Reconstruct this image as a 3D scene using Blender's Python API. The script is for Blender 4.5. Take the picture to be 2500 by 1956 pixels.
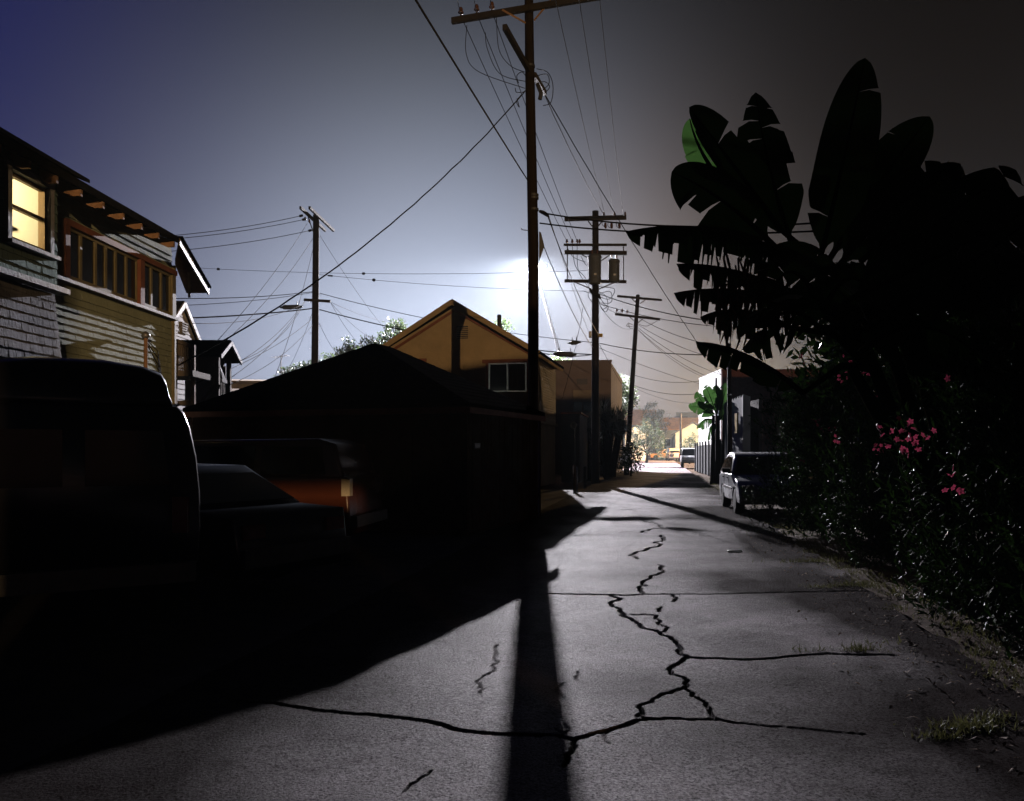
import bpy, bmesh, math, random
import numpy as np
from mathutils import Vector, Matrix

R = math.radians
random.seed(7)
rng = np.random.default_rng(11)
SC = bpy.context.scene
COL = SC.collection
for o in list(bpy.data.objects):
    bpy.data.objects.remove(o, do_unlink=True)

# ------------------------------------------------------------------ camera, world, lamps, exposure
F, HZ, CX, EYE = 2125.0, 1102.0, 1250.0, 1.48       # focal length in photo pixels, horizon row, centre column, eye height
cam_d = bpy.data.cameras.new('camera')
cam = bpy.data.objects.new('camera', cam_d)
COL.objects.link(cam)
cam.location = (0, 0, EYE)
cam.rotation_euler = (R(90), 0, 0)
cam_d.sensor_width = 36.0
cam_d.lens = 36.0 * F / 2500.0
cam_d.shift_y = (HZ - 978.0) / 2500.0
cam_d.clip_start = 0.05
cam_d.clip_end = 3000.0
SC.camera = cam

vs = SC.view_settings
vs.view_transform = 'Standard'
vs.look = 'None'
vs.gamma = 1.0
vs.use_curve_mapping = False
vs.exposure = 3.0

world = bpy.data.worlds.new('World')
SC.world = world
world.use_nodes = True
wn = world.node_tree.nodes
wl = world.node_tree.links
wn.clear()
w_out = wn.new('ShaderNodeOutputWorld')
w_bg = wn.new('ShaderNodeBackground')
w_tc = wn.new('ShaderNodeTexCoord')
w_sep = wn.new('ShaderNodeSeparateXYZ')
wl.new(w_tc.outputs['Generated'], w_sep.inputs[0])
# night sky: deep blue overhead, last dusk light in the west (-X), and a wide dome of floodlight glow painted into the sky low over the end of the alley
def wmath(op, a, b=None):
    n = wn.new('ShaderNodeMath'); n.operation = op
    for i, v in enumerate((a, b)):
        if v is None: continue
        if isinstance(v, (int, float)): n.inputs[i].default_value = v
        else: wl.new(v, n.inputs[i])
    return n.outputs[0]
def wramp(sock, a, b):
    n = wn.new('ShaderNodeMapRange'); n.interpolation_type = 'SMOOTHSTEP'
    n.inputs['From Min'].default_value = a; n.inputs['From Max'].default_value = b
    wl.new(sock, n.inputs['Value']); return n.outputs[0]
def wmix(fac, c0, c1, mode='MIX'):
    n = wn.new('ShaderNodeMix'); n.data_type = 'RGBA'; n.blend_type = mode
    for sock, v in ((n.inputs[0], fac), (n.inputs[6], c0), (n.inputs[7], c1)):
        if isinstance(v, (int, float)): sock.default_value = v
        elif isinstance(v, tuple): sock.default_value = (*v, 1)
        else: wl.new(v, sock)
    return n.outputs[2]
PAINTED_GLOW = 0.102
sx, sy_, sz = w_sep.outputs['X'], w_sep.outputs['Y'], w_sep.outputs['Z']
gx = wmath('DIVIDE', wmath('SUBTRACT', sx, -0.075), 0.255)
gz = wmath('DIVIDE', wmath('SUBTRACT', sz, 0.05), 0.252)
gg = wmath('ADD', wmath('MULTIPLY', gx, gx), wmath('MULTIPLY', gz, gz))
dome = wmath('MULTIPLY', wmath('EXPONENT', wmath('MULTIPLY', gg, -1.0)), wramp(sy_, 0.0, 0.5))
dome = wmath('MULTIPLY', wmath('MULTIPLY', dome, wramp(sx, 0.60, 0.02)), PAINTED_GLOW)
warm = wmath('MULTIPLY', wramp(sx, -0.04, 0.26), wramp(sz, 0.62, 0.12))
dome_col = wmix(warm, (0.80, 0.90, 1.17), (1.10, 0.84, 0.70))
dome_rgb = wmix(1.0, dome_col, dome, 'MULTIPLY')
zen = wmix(wramp(sz, 0.0, 0.6), (0.0009, 0.0005, 0.0004), (0.00005, 0.00005, 0.0001))
dusk = wmix(wmath('MULTIPLY', wramp(sx, -0.08, -0.62), wramp(sy_, -0.2, 0.5)), (0.0, 0.0, 0.0), (0.0000, 0.0005, 0.0100))
sky_rgb = wmix(1.0, wmix(1.0, zen, dusk, 'ADD'), dome_rgb, 'ADD')
wl.new(sky_rgb, w_bg.inputs['Color'])
w_bg.inputs['Strength'].default_value = 1.0
wl.new(w_bg.outputs[0], w_out.inputs[0])

cy = SC.cycles
cy.use_denoising = True
cy.max_bounces = 6
cy.diffuse_bounces = 0
cy.glossy_bounces = 2
cy.transmission_bounces = 4
cy.transparent_max_bounces = 8
cy.volume_bounces = 0
cy.sample_clamp_indirect = 2.0
cy.caustics_reflective = False
cy.caustics_refractive = False

FLOOD = Vector((2.20, 93.0, 21.0))                   # the white floodlight at the end of the alley
FLOOD_POWER = 43000.0
SODIUM_POWER = 6800.0
HAZE_DENSITY = 0.0009
HAZE_G = -0.45

# ------------------------------------------------------------------ helpers
def at(x, y, D):
    return Vector(((x - CX) / F * D, D, EYE + (HZ - y) / F * D))

def gnd(x, y):
    D = F * EYE / (y - HZ)
    return ((x - CX) / F * D, D)

def wloc(o):
    v = Vector((0, 0, 0))
    while o is not None:
        v += o.location
        o = o.parent
    return v

def tag(o, label=None, cat=None, group=None, kind=None):
    if label: o['label'] = label
    if cat: o['category'] = cat
    if group: o['group'] = group
    if kind: o['kind'] = kind
    return o

def thing(name, label, cat, loc=(0, 0, 0), group=None):
    o = bpy.data.objects.new(name, None)
    COL.objects.link(o)
    o.location = loc
    o.empty_display_size = 0.2
    return tag(o, label, cat, group)

class MB:
    def __init__(self):
        self.v = []; self.f = []
    def add(self, vs, fs):
        n = len(self.v)
        self.v += [Vector(p) for p in vs]
        self.f += [tuple(i + n for i in f) for f in fs]
        return self
    def box(self, c, s, rz=0.0):
        c = Vector(c); hx, hy, hz = s[0] / 2, s[1] / 2, s[2] / 2
        ca, sa = math.cos(rz), math.sin(rz)
        P = []
        for z in (-hz, hz):
            for x, y in ((-hx, -hy), (hx, -hy), (hx, hy), (-hx, hy)):
                P.append((c.x + x * ca - y * sa, c.y + x * sa + y * ca, c.z + z))
        return self.add(P, [(3, 2, 1, 0), (4, 5, 6, 7), (0, 1, 5, 4), (1, 2, 6, 5), (2, 3, 7, 6), (3, 0, 4, 7)])
    def hexa(self, P):
        return self.add(P, [(3, 2, 1, 0), (4, 5, 6, 7), (0, 1, 5, 4), (1, 2, 6, 5), (2, 3, 7, 6), (3, 0, 4, 7)])
    def beam(self, a, b, w, h, up=(0, 0, 1)):
        a = Vector(a); b = Vector(b); t = (b - a).normalized()
        up = Vector(up)
        if abs(t.dot(up)) > 0.98: up = Vector((0, 1, 0))
        s = t.cross(up).normalized(); u = s.cross(t).normalized()
        P = []
        for p in (a, b):
            for i, j in ((-1, -1), (1, -1), (1, 1), (-1, 1)):
                P.append(p + s * (i * w / 2) + u * (j * h / 2))
        return self.hexa(P)
    def tube(self, pts, r, n=6, cap=True):
        pts = [Vector(p) for p in pts]
        m = len(pts)
        rs = r if hasattr(r, '__len__') else [r] * m
        ring = []
        prev = None
        for i, p in enumerate(pts):
            t = (pts[min(i + 1, m - 1)] - pts[max(i - 1, 0)]).normalized()
            if prev is None:
                ref = Vector((0, 0, 1)) if abs(t.z) < 0.9 else Vector((1, 0, 0))
                s = t.cross(ref).normalized()
            else:
                s = (prev - t * prev.dot(t)).normalized()
            prev = s
            u = t.cross(s)
            ring.append([p + (s * math.cos(2 * math.pi * k / n) + u * math.sin(2 * math.pi * k / n)) * rs[i] for k in range(n)])
        V = [q for rg in ring for q in rg]
        Fs = []
        for i in range(m - 1):
            for k in range(n):
                a = i * n + k; b = i * n + (k + 1) % n
                Fs.append((a, b, b + n, a + n))
        if cap:
            Fs.append(tuple(range(n - 1, -1, -1)))
            Fs.append(tuple((m - 1) * n + k for k in range(n)))
        return self.add(V, Fs)
    def lathe(self, c, prof, n=16, axis=(0, 0, 1)):
        c = Vector(c); ax = Vector(axis).normalized()
        ref = Vector((1, 0, 0)) if abs(ax.x) < 0.9 else Vector((0, 1, 0))
        s = ax.cross(ref).normalized(); u = ax.cross(s)
        V = []
        for r, z in prof:
            for k in range(n):
                a = 2 * math.pi * k / n
                V.append(c + ax * z + (s * math.cos(a) + u * math.sin(a)) * max(r, 1e-4))
        Fs = []
        for i in range(len(prof) - 1):
            for k in range(n):
                a = i * n + k; b = i * n + (k + 1) % n
                Fs.append((a, b, b + n, a + n))
        Fs.append(tuple(range(n - 1, -1, -1)))
        Fs.append(tuple((len(prof) - 1) * n + k for k in range(n)))
        return self.add(V, Fs)
    def prism(self, poly, off):
        poly = [Vector(p) for p in poly]; off = Vector(off); n = len(poly)
        V = poly + [p + off for p in poly]
        Fs = [tuple(range(n - 1, -1, -1)), tuple(range(n, 2 * n))]
        for i in range(n):
            j = (i + 1) % n
            Fs.append((i, j, j + n, i + n))
        return self.add(V, Fs)
    def build(self, name, mat, parent=None, smooth=False, fix=True):
        me = bpy.data.meshes.new(name)
        off = wloc(parent) if parent else Vector((0, 0, 0))
        me.from_pydata([tuple(p - off) for p in self.v], [], self.f)
        if fix:
            bm = bmesh.new(); bm.from_mesh(me)
            bmesh.ops.recalc_face_normals(bm, faces=bm.faces)
            bm.to_mesh(me); bm.free()
        me.materials.append(mat)
        if smooth:
            me.polygons.foreach_set('use_smooth', [True] * len(me.polygons))
        me.update()
        o = bpy.data.objects.new(name, me)
        COL.objects.link(o)
        if parent: o.parent = parent
        return o

def part(name, mat, parent, fn, *a, smooth=False, **k):
    mb = MB(); getattr(mb, fn)(*a, **k)
    return mb.build(name, mat, parent, smooth)

def mat(name, col, rough=0.7, spec=0.4, var=0.25, vscale=3.0, bump=0.0, bscale=30.0, metal=0.0, col2=None, stretch=None, bdist=0.02):
    m = bpy.data.materials.new(name); m.use_nodes = True
    nt = m.node_tree; N = nt.nodes; L = nt.links
    b = N['Principled BSDF']
    b.inputs['Roughness'].default_value = rough
    b.inputs['Specular IOR Level'].default_value = spec
    b.inputs['Metallic'].default_value = metal
    tc = N.new('ShaderNodeTexCoord')
    vec = tc.outputs['Object']
    if stretch:
        mp = N.new('ShaderNodeMapping'); mp.inputs['Scale'].default_value = stretch
        L.new(vec, mp.inputs[0]); vec = mp.outputs[0]
    n1 = N.new('ShaderNodeTexNoise'); n1.inputs['Scale'].default_value = vscale; n1.inputs['Detail'].default_value = 6
    n1.inputs['Roughness'].default_value = 0.65
    L.new(vec, n1.inputs['Vector'])
    rp = N.new('ShaderNodeValToRGB')
    c2 = col2 if col2 else tuple(c * (1 - var) for c in col)
    hi = tuple(min(1, c * (1 + var)) for c in col) if not col2 else col
    rp.color_ramp.elements[0].position = 0.32; rp.color_ramp.elements[0].color = (*c2, 1)
    rp.color_ramp.elements[1].position = 0.68; rp.color_ramp.elements[1].color = (*hi, 1)
    L.new(n1.outputs['Fac'], rp.inputs[0])
    L.new(rp.outputs[0], b.inputs['Base Color'])
    if bump:
        n2 = N.new('ShaderNodeTexNoise'); n2.inputs['Scale'].default_value = bscale; n2.inputs['Detail'].default_value = 5
        L.new(vec, n2.inputs['Vector'])
        bp = N.new('ShaderNodeBump'); bp.inputs['Strength'].default_value = bump; bp.inputs['Distance'].default_value = bdist
        L.new(n2.outputs['Fac'], bp.inputs['Height']); L.new(bp.outputs[0], b.inputs['Normal'])
    return m

def mat_emit(name, col, strength):
    m = bpy.data.materials.new(name); m.use_nodes = True
    b = m.node_tree.nodes['Principled BSDF']
    b.inputs['Base Color'].default_value = (0.8, 0.8, 0.8, 1)
    b.inputs['Emission Color'].default_value = (*col, 1)
    b.inputs['Emission Strength'].default_value = strength
    return m

def mat_leaf(name, col, trans, tcol, rough=0.4, gloss=0.06, var=0.35):
    m = bpy.data.materials.new(name); m.use_nodes = True
    N = m.node_tree.nodes; L = m.node_tree.links
    N.clear()
    out = N.new('ShaderNodeOutputMaterial')
    d = N.new('ShaderNodeBsdfDiffuse'); t = N.new('ShaderNodeBsdfTranslucent'); g = N.new('ShaderNodeBsdfGlossy')
    tc = N.new('ShaderNodeTexCoord')
    n1 = N.new('ShaderNodeTexNoise'); n1.inputs['Scale'].default_value = 2.5; n1.inputs['Detail'].default_value = 3
    L.new(tc.outputs['Object'], n1.inputs['Vector'])
    rp = N.new('ShaderNodeValToRGB')
    rp.color_ramp.elements[0].position = 0.3; rp.color_ramp.elements[0].color = (*[c * (1 - var) for c in col], 1)
    rp.color_ramp.elements[1].position = 0.7; rp.color_ramp.elements[1].color = (*[c * (1 + var) for c in col], 1)
    L.new(n1.outputs['Fac'], rp.inputs[0]); L.new(rp.outputs[0], d.inputs['Color'])
    t.inputs['Color'].default_value = (*tcol, 1)
    g.inputs['Color'].default_value = (0.9, 0.9, 0.9, 1); g.inputs['Roughness'].default_value = rough
    m1 = N.new('ShaderNodeMixShader'); m1.inputs[0].default_value = trans
    L.new(d.outputs[0], m1.inputs[1]); L.new(t.outputs[0], m1.inputs[2])
    fr = N.new('ShaderNodeFresnel'); fr.inputs['IOR'].default_value = 1.35
    mu = N.new('ShaderNodeMath'); mu.operation = 'MULTIPLY'; mu.inputs[1].default_value = gloss / 0.06
    L.new(fr.outputs[0], mu.inputs[0])
    m2 = N.new('ShaderNodeMixShader'); L.new(mu.outputs[0], m2.inputs[0])
    L.new(m1.outputs[0], m2.inputs[1]); L.new(g.outputs[0], m2.inputs[2])
    L.new(m2.outputs[0], out.inputs[0])
    return m

def mat_pane(name, tint=(0.9, 0.95, 0.95)):
    m = bpy.data.materials.new(name); m.use_nodes = True
    N = m.node_tree.nodes; L = m.node_tree.links
    N.clear()
    out = N.new('ShaderNodeOutputMaterial')
    t = N.new('ShaderNodeBsdfTransparent'); t.inputs[0].default_value = (*tint, 1)
    g = N.new('ShaderNodeBsdfGlossy'); g.inputs['Roughness'].default_value = 0.03
    mx = N.new('ShaderNodeMixShader')
    mx.inputs[0].default_value = 0.06
    L.new(t.outputs[0], mx.inputs[1]); L.new(g.outputs[0], mx.inputs[2])
    L.new(mx.outputs[0], out.inputs[0])
    return m

M = {}
M['wood_pole'] = mat('pole_wood', (0.016, 0.009, 0.007), 0.75, 0.25, 0.45, 4.0, 0.6, 25.0, stretch=(6, 6, 0.6))
M['porch_wood'] = mat('porch_wood', (0.34, 0.28, 0.24), 0.75, 0.25, 0.2, 5.0)
M['arm_wood'] = mat('crossarm_wood', (0.036, 0.028, 0.024), 0.8, 0.25, 0.35, 5.0, 0.4, 30.0)
M['steel'] = mat('galvanised_steel', (0.28, 0.28, 0.29), 0.45, 0.5, 0.3, 8.0, metal=0.6)
M['dark_steel'] = mat('dark_steel', (0.06, 0.06, 0.065), 0.5, 0.5, 0.3, 8.0)
M['porcelain'] = mat('brown_porcelain', (0.16, 0.07, 0.045), 0.25, 0.5, 0.2, 8.0)
M['cable'] = mat('black_cable', (0.022, 0.020, 0.020), 0.8, 0.08, 0.2, 5.0)
M['bare_wire'] = mat('weathered_wire', (0.08, 0.075, 0.07), 0.5, 0.35, 0.2, 5.0)
M['transformer'] = mat('transformer_grey', (0.13, 0.14, 0.16), 0.5, 0.4, 0.2, 4.0)
M['teal'] = mat('teal_shingle', (0.24, 0.38, 0.35), 0.85, 0.2, 0.3, 2.2, 0.5, 40.0, stretch=(1, 1, 0.3))
M['shake'] = mat('grey_shake', (0.36, 0.37, 0.43), 0.85, 0.2, 0.35, 3.0, 0.5, 40.0, stretch=(1, 1, 0.3))
M['green_siding'] = mat('pale_green_siding', (0.42, 0.47, 0.36), 0.8, 0.25, 0.2, 1.6, 0.35, 50.0, stretch=(1, 1, 0.25))
M['trim_red'] = mat('red_brown_trim', (0.27, 0.10, 0.06), 0.65, 0.35, 0.25, 4.0)
M['trim_olive'] = mat('olive_trim', (0.26, 0.22, 0.12), 0.6, 0.35, 0.2, 4.0)
M['trim_white'] = mat('worn_white_trim', (0.62, 0.62, 0.66), 0.6, 0.35, 0.2, 5.0, 0.3, 25.0)
M['rafter'] = mat('rafter_paint', (0.42, 0.24, 0.14), 0.7, 0.3, 0.2, 4.0)
M['soffit'] = mat('brown_soffit', (0.22, 0.11, 0.075), 0.8, 0.25, 0.25, 3.0)
M['asphalt_shingle'] = mat('roof_shingles', (0.010, 0.009, 0.009), 0.95, 0.0, 0.35, 6.0, 0.6, 45.0)
M['dark_glass'] = mat('dark_glass', (0.004, 0.004, 0.005), 0.08, 0.2, 0.1, 2.0)
M['pane'] = mat_pane('clear_pane')
M['cream'] = mat('cream_plaster', (0.80, 0.70, 0.52), 0.8, 0.2, 0.06, 2.0)
M['warm_wood'] = mat('varnished_wood', (0.42, 0.24, 0.09), 0.45, 0.4, 0.2, 5.0, stretch=(1, 1, 0.2))
M['ochre'] = mat('ochre_siding', (0.56, 0.43, 0.27), 0.8, 0.25, 0.14, 1.2, 0.25, 40.0)
M['aluminium'] = mat('aluminium_frame', (0.62, 0.60, 0.55), 0.35, 0.5, 0.12, 6.0, metal=0.5)
M['curtain'] = mat('grey_curtain', (0.42, 0.38, 0.34), 0.9, 0.1, 0.25, 5.0, stretch=(8, 8, 0.5))
M['garage_wall'] = mat('garage_boards', (0.16, 0.085, 0.055), 0.85, 0.2, 0.4, 1.5, 0.4, 30.0)
M['garage_patch'] = mat('peeling_boards', (0.22, 0.12, 0.075), 0.85, 0.2, 0.3, 1.1, 0.4, 30.0, col2=(0.46, 0.40, 0.32))
M['stucco_white'] = mat('white_stucco', (0.80, 0.80, 0.80), 0.85, 0.2, 0.08, 1.5)
M['stucco_pink'] = mat('pink_stucco', (0.34, 0.27, 0.28), 0.85, 0.2, 0.12, 0.6, 0.3, 15.0)
M['stucco_beige'] = mat('beige_stucco', (0.48, 0.40, 0.33), 0.85, 0.2, 0.12, 0.8)
M['brick_red'] = mat('dull_red_brick', (0.16, 0.06, 0.05), 0.85, 0.2, 0.3, 6.0)
M['door_blue'] = mat('blue_grey_door', (0.08, 0.12, 0.16), 0.6, 0.3, 0.2, 3.0)
M['metal_sheet'] = mat('pale_metal_sheet', (0.46, 0.47, 0.50), 0.5, 0.4, 0.15, 2.0, stretch=(1, 1, 0.2))
M['fence_dark'] = mat('dark_fence_board', (0.045, 0.045, 0.055), 0.7, 0.3, 0.4, 4.0, stretch=(3, 3, 0.5))
M['white_house'] = mat('white_clapboard', (0.80, 0.77, 0.78), 0.8, 0.25, 0.12, 2.0)
M['bark'] = mat('bark', (0.05, 0.036, 0.026), 0.9, 0.0, 0.35, 6.0, 0.5, 20.0)
M['banana_stem'] = mat('banana_stem', (0.014, 0.011, 0.007), 0.85, 0.0, 0.4, 5.0, stretch=(5, 5, 0.5))
M['dead_leaf'] = mat('dead_leaf', (0.17, 0.075, 0.04), 0.85, 0.2, 0.35, 8.0)
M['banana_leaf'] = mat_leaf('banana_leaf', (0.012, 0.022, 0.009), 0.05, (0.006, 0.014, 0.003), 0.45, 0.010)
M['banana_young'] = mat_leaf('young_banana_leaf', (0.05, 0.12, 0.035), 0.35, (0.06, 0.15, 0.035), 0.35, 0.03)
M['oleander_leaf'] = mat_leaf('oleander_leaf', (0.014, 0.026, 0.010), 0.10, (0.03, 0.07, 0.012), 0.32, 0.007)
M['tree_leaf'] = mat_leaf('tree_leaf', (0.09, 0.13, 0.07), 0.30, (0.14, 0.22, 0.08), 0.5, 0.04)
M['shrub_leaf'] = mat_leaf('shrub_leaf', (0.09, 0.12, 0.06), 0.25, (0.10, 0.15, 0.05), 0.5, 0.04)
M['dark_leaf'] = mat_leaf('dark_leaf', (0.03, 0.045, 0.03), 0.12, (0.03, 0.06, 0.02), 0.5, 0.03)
M['petal'] = mat_leaf('pink_petal', (0.40, 0.05, 0.10), 0.4, (0.42, 0.06, 0.12), 0.6, 0.02, 0.2)
M['grass'] = mat_leaf('dry_grass', (0.12, 0.12, 0.045), 0.3, (0.14, 0.14, 0.05), 0.6, 0.03)
M['litter'] = mat('leaf_litter', (0.16, 0.09, 0.05), 0.7, 0.3, 0.5, 20.0)
M['soil'] = mat('soil', (0.085, 0.055, 0.038), 0.95, 0.1, 0.4, 2.5, 0.7, 18.0)
M['lot'] = mat('worn_asphalt', (0.045, 0.043, 0.045), 0.9, 0.2, 0.3, 3.0, 0.5, 60.0)
M['cup_plastic'] = mat_leaf('translucent_plastic', (0.7, 0.7, 0.72), 0.55, (0.9, 0.9, 0.92), 0.3, 0.04, 0.03)
M['white_plastic'] = mat('white_plastic', (0.75, 0.75, 0.78), 0.4, 0.4, 0.05, 5.0)
M['yellow_paint'] = mat('faded_yellow_paint', (0.55, 0.36, 0.06), 0.6, 0.3, 0.2, 6.0)
M['tile_roof'] = mat('orange_tile_roof', (0.46, 0.23, 0.09), 0.85, 0.2, 0.25, 1.2, 0.5, 6.0)
M['dark_roof'] = mat('slate_roof', (0.09, 0.10, 0.115), 0.85, 0.2, 0.2, 2.0)
M['blue_wall'] = mat('blue_grey_boards', (0.24, 0.28, 0.32), 0.8, 0.2, 0.1, 2.0)
M['mint_wall'] = mat('pale_mint_boards', (0.48, 0.52, 0.46), 0.8, 0.2, 0.1, 2.0)
M['paint_dark'] = mat('dark_car_paint', (0.018, 0.018, 0.024), 0.28, 0.5, 0.1, 2.0)
M['paint_maroon'] = mat('maroon_car_paint', (0.13, 0.040, 0.024), 0.25, 0.5, 0.1, 2.0)
M['paint_white'] = mat('silver_white_paint', (0.52, 0.53, 0.56), 0.3, 0.5, 0.08, 2.0)
M['paint_orange'] = mat('orange_car_paint', (0.48, 0.20, 0.05), 0.4, 0.5, 0.08, 2.0)
M['paint_cream'] = mat('cream_van_paint', (0.55, 0.38, 0.26), 0.4, 0.5, 0.08, 2.0)
M['rubber'] = mat('tyre_rubber', (0.018, 0.018, 0.018), 0.85, 0.2, 0.2, 8.0)
M['hub'] = mat('wheel_metal', (0.42, 0.42, 0.43), 0.35, 0.5, 0.1, 8.0, metal=0.7)
M['lamp_lens'] = mat('clear_lamp_lens', (0.75, 0.68, 0.58), 0.15, 0.6, 0.1, 20.0)
M['red_lens'] = mat('red_lens', (0.40, 0.02, 0.015), 0.2, 0.5, 0.1, 20.0)
M['flood_lens'] = mat_emit('flood_lens', (0.86, 0.96, 1.0), 60.0)
M['sodium_lens'] = mat_emit('sodium_lens', (1.0, 0.55, 0.16), 25.0)
M['cloth'] = mat('white_cloth', (0.7, 0.7, 0.72), 0.9, 0.1, 0.06, 4.0)
M['red_cap'] = mat('red_wall_cap', (0.30, 0.10, 0.07), 0.8, 0.2, 0.2, 4.0)

def mat_concrete():
    m = bpy.data.materials.new('cracked_concrete'); m.use_nodes = True
    N = m.node_tree.nodes; L = m.node_tree.links
    b = N['Principled BSDF']
    b.inputs['Specular IOR Level'].default_value = 0.0
    tc = N.new('ShaderNodeTexCoord')
    def noise(scale, det, rough=0.6, dist=0.0):
        n = N.new('ShaderNodeTexNoise'); n.inputs['Scale'].default_value = scale; n.inputs['Detail'].default_value = det
        n.inputs['Roughness'].default_value = rough; n.inputs['Distortion'].default_value = dist
        L.new(tc.outputs['Object'], n.inputs['Vector']); return n
    big = noise(0.45, 5, 0.6, 0.6)
    mid = noise(3.5, 8, 0.7)
    fine = noise(30, 6, 0.75)
    grit = noise(70, 5, 0.75)
    r1 = N.new('ShaderNodeValToRGB')
    r1.color_ramp.elements[0].position = 0.33; r1.color_ramp.elements[0].color = (0.18, 0.148, 0.160, 1)
    r1.color_ramp.elements[1].position = 0.66; r1.color_ramp.elements[1].color = (0.46, 0.39, 0.42, 1)
    L.new(big.outputs['Fac'], r1.inputs[0])
    r2 = N.new('ShaderNodeValToRGB')
    r2.color_ramp.elements[0].position = 0.3; r2.color_ramp.elements[0].color = (0.55, 0.52, 0.52, 1)
    r2.color_ramp.elements[1].position = 0.7; r2.color_ramp.elements[1].color = (1.15, 1.15, 1.15, 1)
    L.new(mid.outputs['Fac'], r2.inputs[0])
    mx = N.new('ShaderNodeMix'); mx.data_type = 'RGBA'; mx.blend_type = 'MULTIPLY'; mx.inputs[0].default_value = 1
    L.new(r1.outputs[0], mx.inputs[6]); L.new(r2.outputs[0], mx.inputs[7])
    r3 = N.new('ShaderNodeValToRGB')
    r3.color_ramp.elements[0].position = 0.38; r3.color_ramp.elements[0].color = (0.42, 0.42, 0.44, 1)
    r3.color_ramp.elements[1].position = 0.64; r3.color_ramp.elements[1].color = (1.45, 1.45, 1.45, 1)
    L.new(grit.outputs['Fac'], r3.inputs[0])
    mx2 = N.new('ShaderNodeMix'); mx2.data_type = 'RGBA'; mx2.blend_type = 'MULTIPLY'; mx2.inputs[0].default_value = 1
    L.new(mx.outputs[2], mx2.inputs[6]); L.new(r3.outputs[0], mx2.inputs[7])
    at_ = N.new('ShaderNodeAttribute'); at_.attribute_name = 'dirt'
    mx3 = N.new('ShaderNodeMix'); mx3.data_type = 'RGBA'
    L.new(at_.outputs['Fac'], mx3.inputs[0]); L.new(mx2.outputs[2], mx3.inputs[6])
    mx3.inputs[7].default_value = (0.02, 0.015, 0.012, 1)
    # soil washed from the verge, deepened with painted shade; left edge painted shade only
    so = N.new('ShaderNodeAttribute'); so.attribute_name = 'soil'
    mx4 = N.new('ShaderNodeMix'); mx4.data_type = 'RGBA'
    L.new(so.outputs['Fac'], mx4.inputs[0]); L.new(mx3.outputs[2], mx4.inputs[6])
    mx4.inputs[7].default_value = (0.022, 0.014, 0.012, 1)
    L.new(mx4.outputs[2], b.inputs['Base Color'])
    sp = N.new('ShaderNodeMapRange'); sp.inputs['From Min'].default_value = 0.40; sp.inputs['From Max'].default_value = 0.66
    sp.inputs['To Min'].default_value = 0.0; sp.inputs['To Max'].default_value = 0.62
    L.new(grit.outputs['Fac'], sp.inputs['Value'])
    sq = N.new('ShaderNodeMapRange'); sq.inputs['From Min'].default_value = 0.30; sq.inputs['From Max'].default_value = 0.70
    sq.inputs['To Min'].default_value = 0.15; sq.inputs['To Max'].default_value = 1.4
    L.new(mid.outputs['Fac'], sq.inputs['Value'])
    s1_ = N.new('ShaderNodeMath'); s1_.operation = 'MULTIPLY'; L.new(sp.outputs[0], s1_.inputs[0]); L.new(sq.outputs[0], s1_.inputs[1])
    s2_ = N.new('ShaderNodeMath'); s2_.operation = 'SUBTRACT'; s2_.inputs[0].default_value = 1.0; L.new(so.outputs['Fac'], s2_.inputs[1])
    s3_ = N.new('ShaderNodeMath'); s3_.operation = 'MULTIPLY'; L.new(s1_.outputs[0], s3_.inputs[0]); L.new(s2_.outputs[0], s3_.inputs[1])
    L.new(s3_.outputs[0], b.inputs['Specular IOR Level'])
    rr = N.new('ShaderNodeMapRange'); rr.inputs['To Min'].default_value = 0.5; rr.inputs['To Max'].default_value = 0.85
    L.new(mid.outputs['Fac'], rr.inputs['Value']); L.new(rr.outputs[0], b.inputs['Roughness'])
    b1 = N.new('ShaderNodeBump'); b1.inputs['Strength'].default_value = 0.9; b1.inputs['Distance'].default_value = 0.045
    L.new(fine.outputs['Fac'], b1.inputs['Height'])
    b2 = N.new('ShaderNodeBump'); b2.inputs['Strength'].default_value = 0.9; b2.inputs['Distance'].default_value = 0.022
    L.new(grit.outputs['Fac'], b2.inputs['Height']); L.new(b1.outputs[0], b2.inputs['Normal'])
    L.new(b2.outputs[0], b.inputs['Normal'])
    return m
M['concrete'] = mat_concrete()

# ------------------------------------------------------------------ ground
ALLEY = 0.17                                           # sideways drift of the alley per metre of depth
def edge_r(y): return 2.2 + ALLEY * y
def edge_l(y): return -3.0 + ALLEY * y

g = MB(); g.add([(-400, -200, -0.10), (400, -200, -0.10), (400, 900, -0.10), (-400, 900, -0.10)], [(0, 1, 2, 3)])
tag(g.build('ground', M['soil'], fix=False), kind='structure')
g = MB(); g.add([(edge_l(-30) - 30, -30, -0.03), (edge_l(-30) + 0.02, -30, -0.03), (edge_l(34) + 0.02, 34, -0.03), (edge_l(34) - 30, 34, -0.03)], [(0, 1, 2, 3)])
tag(g.build('parking_lot', M['lot'], fix=False), kind='structure')

def fractal(pts, levels=4, amp=0.10):
    pts = [Vector((p[0], p[1])) for p in pts]
    for _ in range(levels):
        q = [pts[0]]
        for a, b in zip(pts, pts[1:]):
            d = b - a
            n = Vector((-d.y, d.x))
            q.append((a + b) / 2 + n * random.uniform(-amp, amp)); q.append(b)
        pts = q
    return pts

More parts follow.
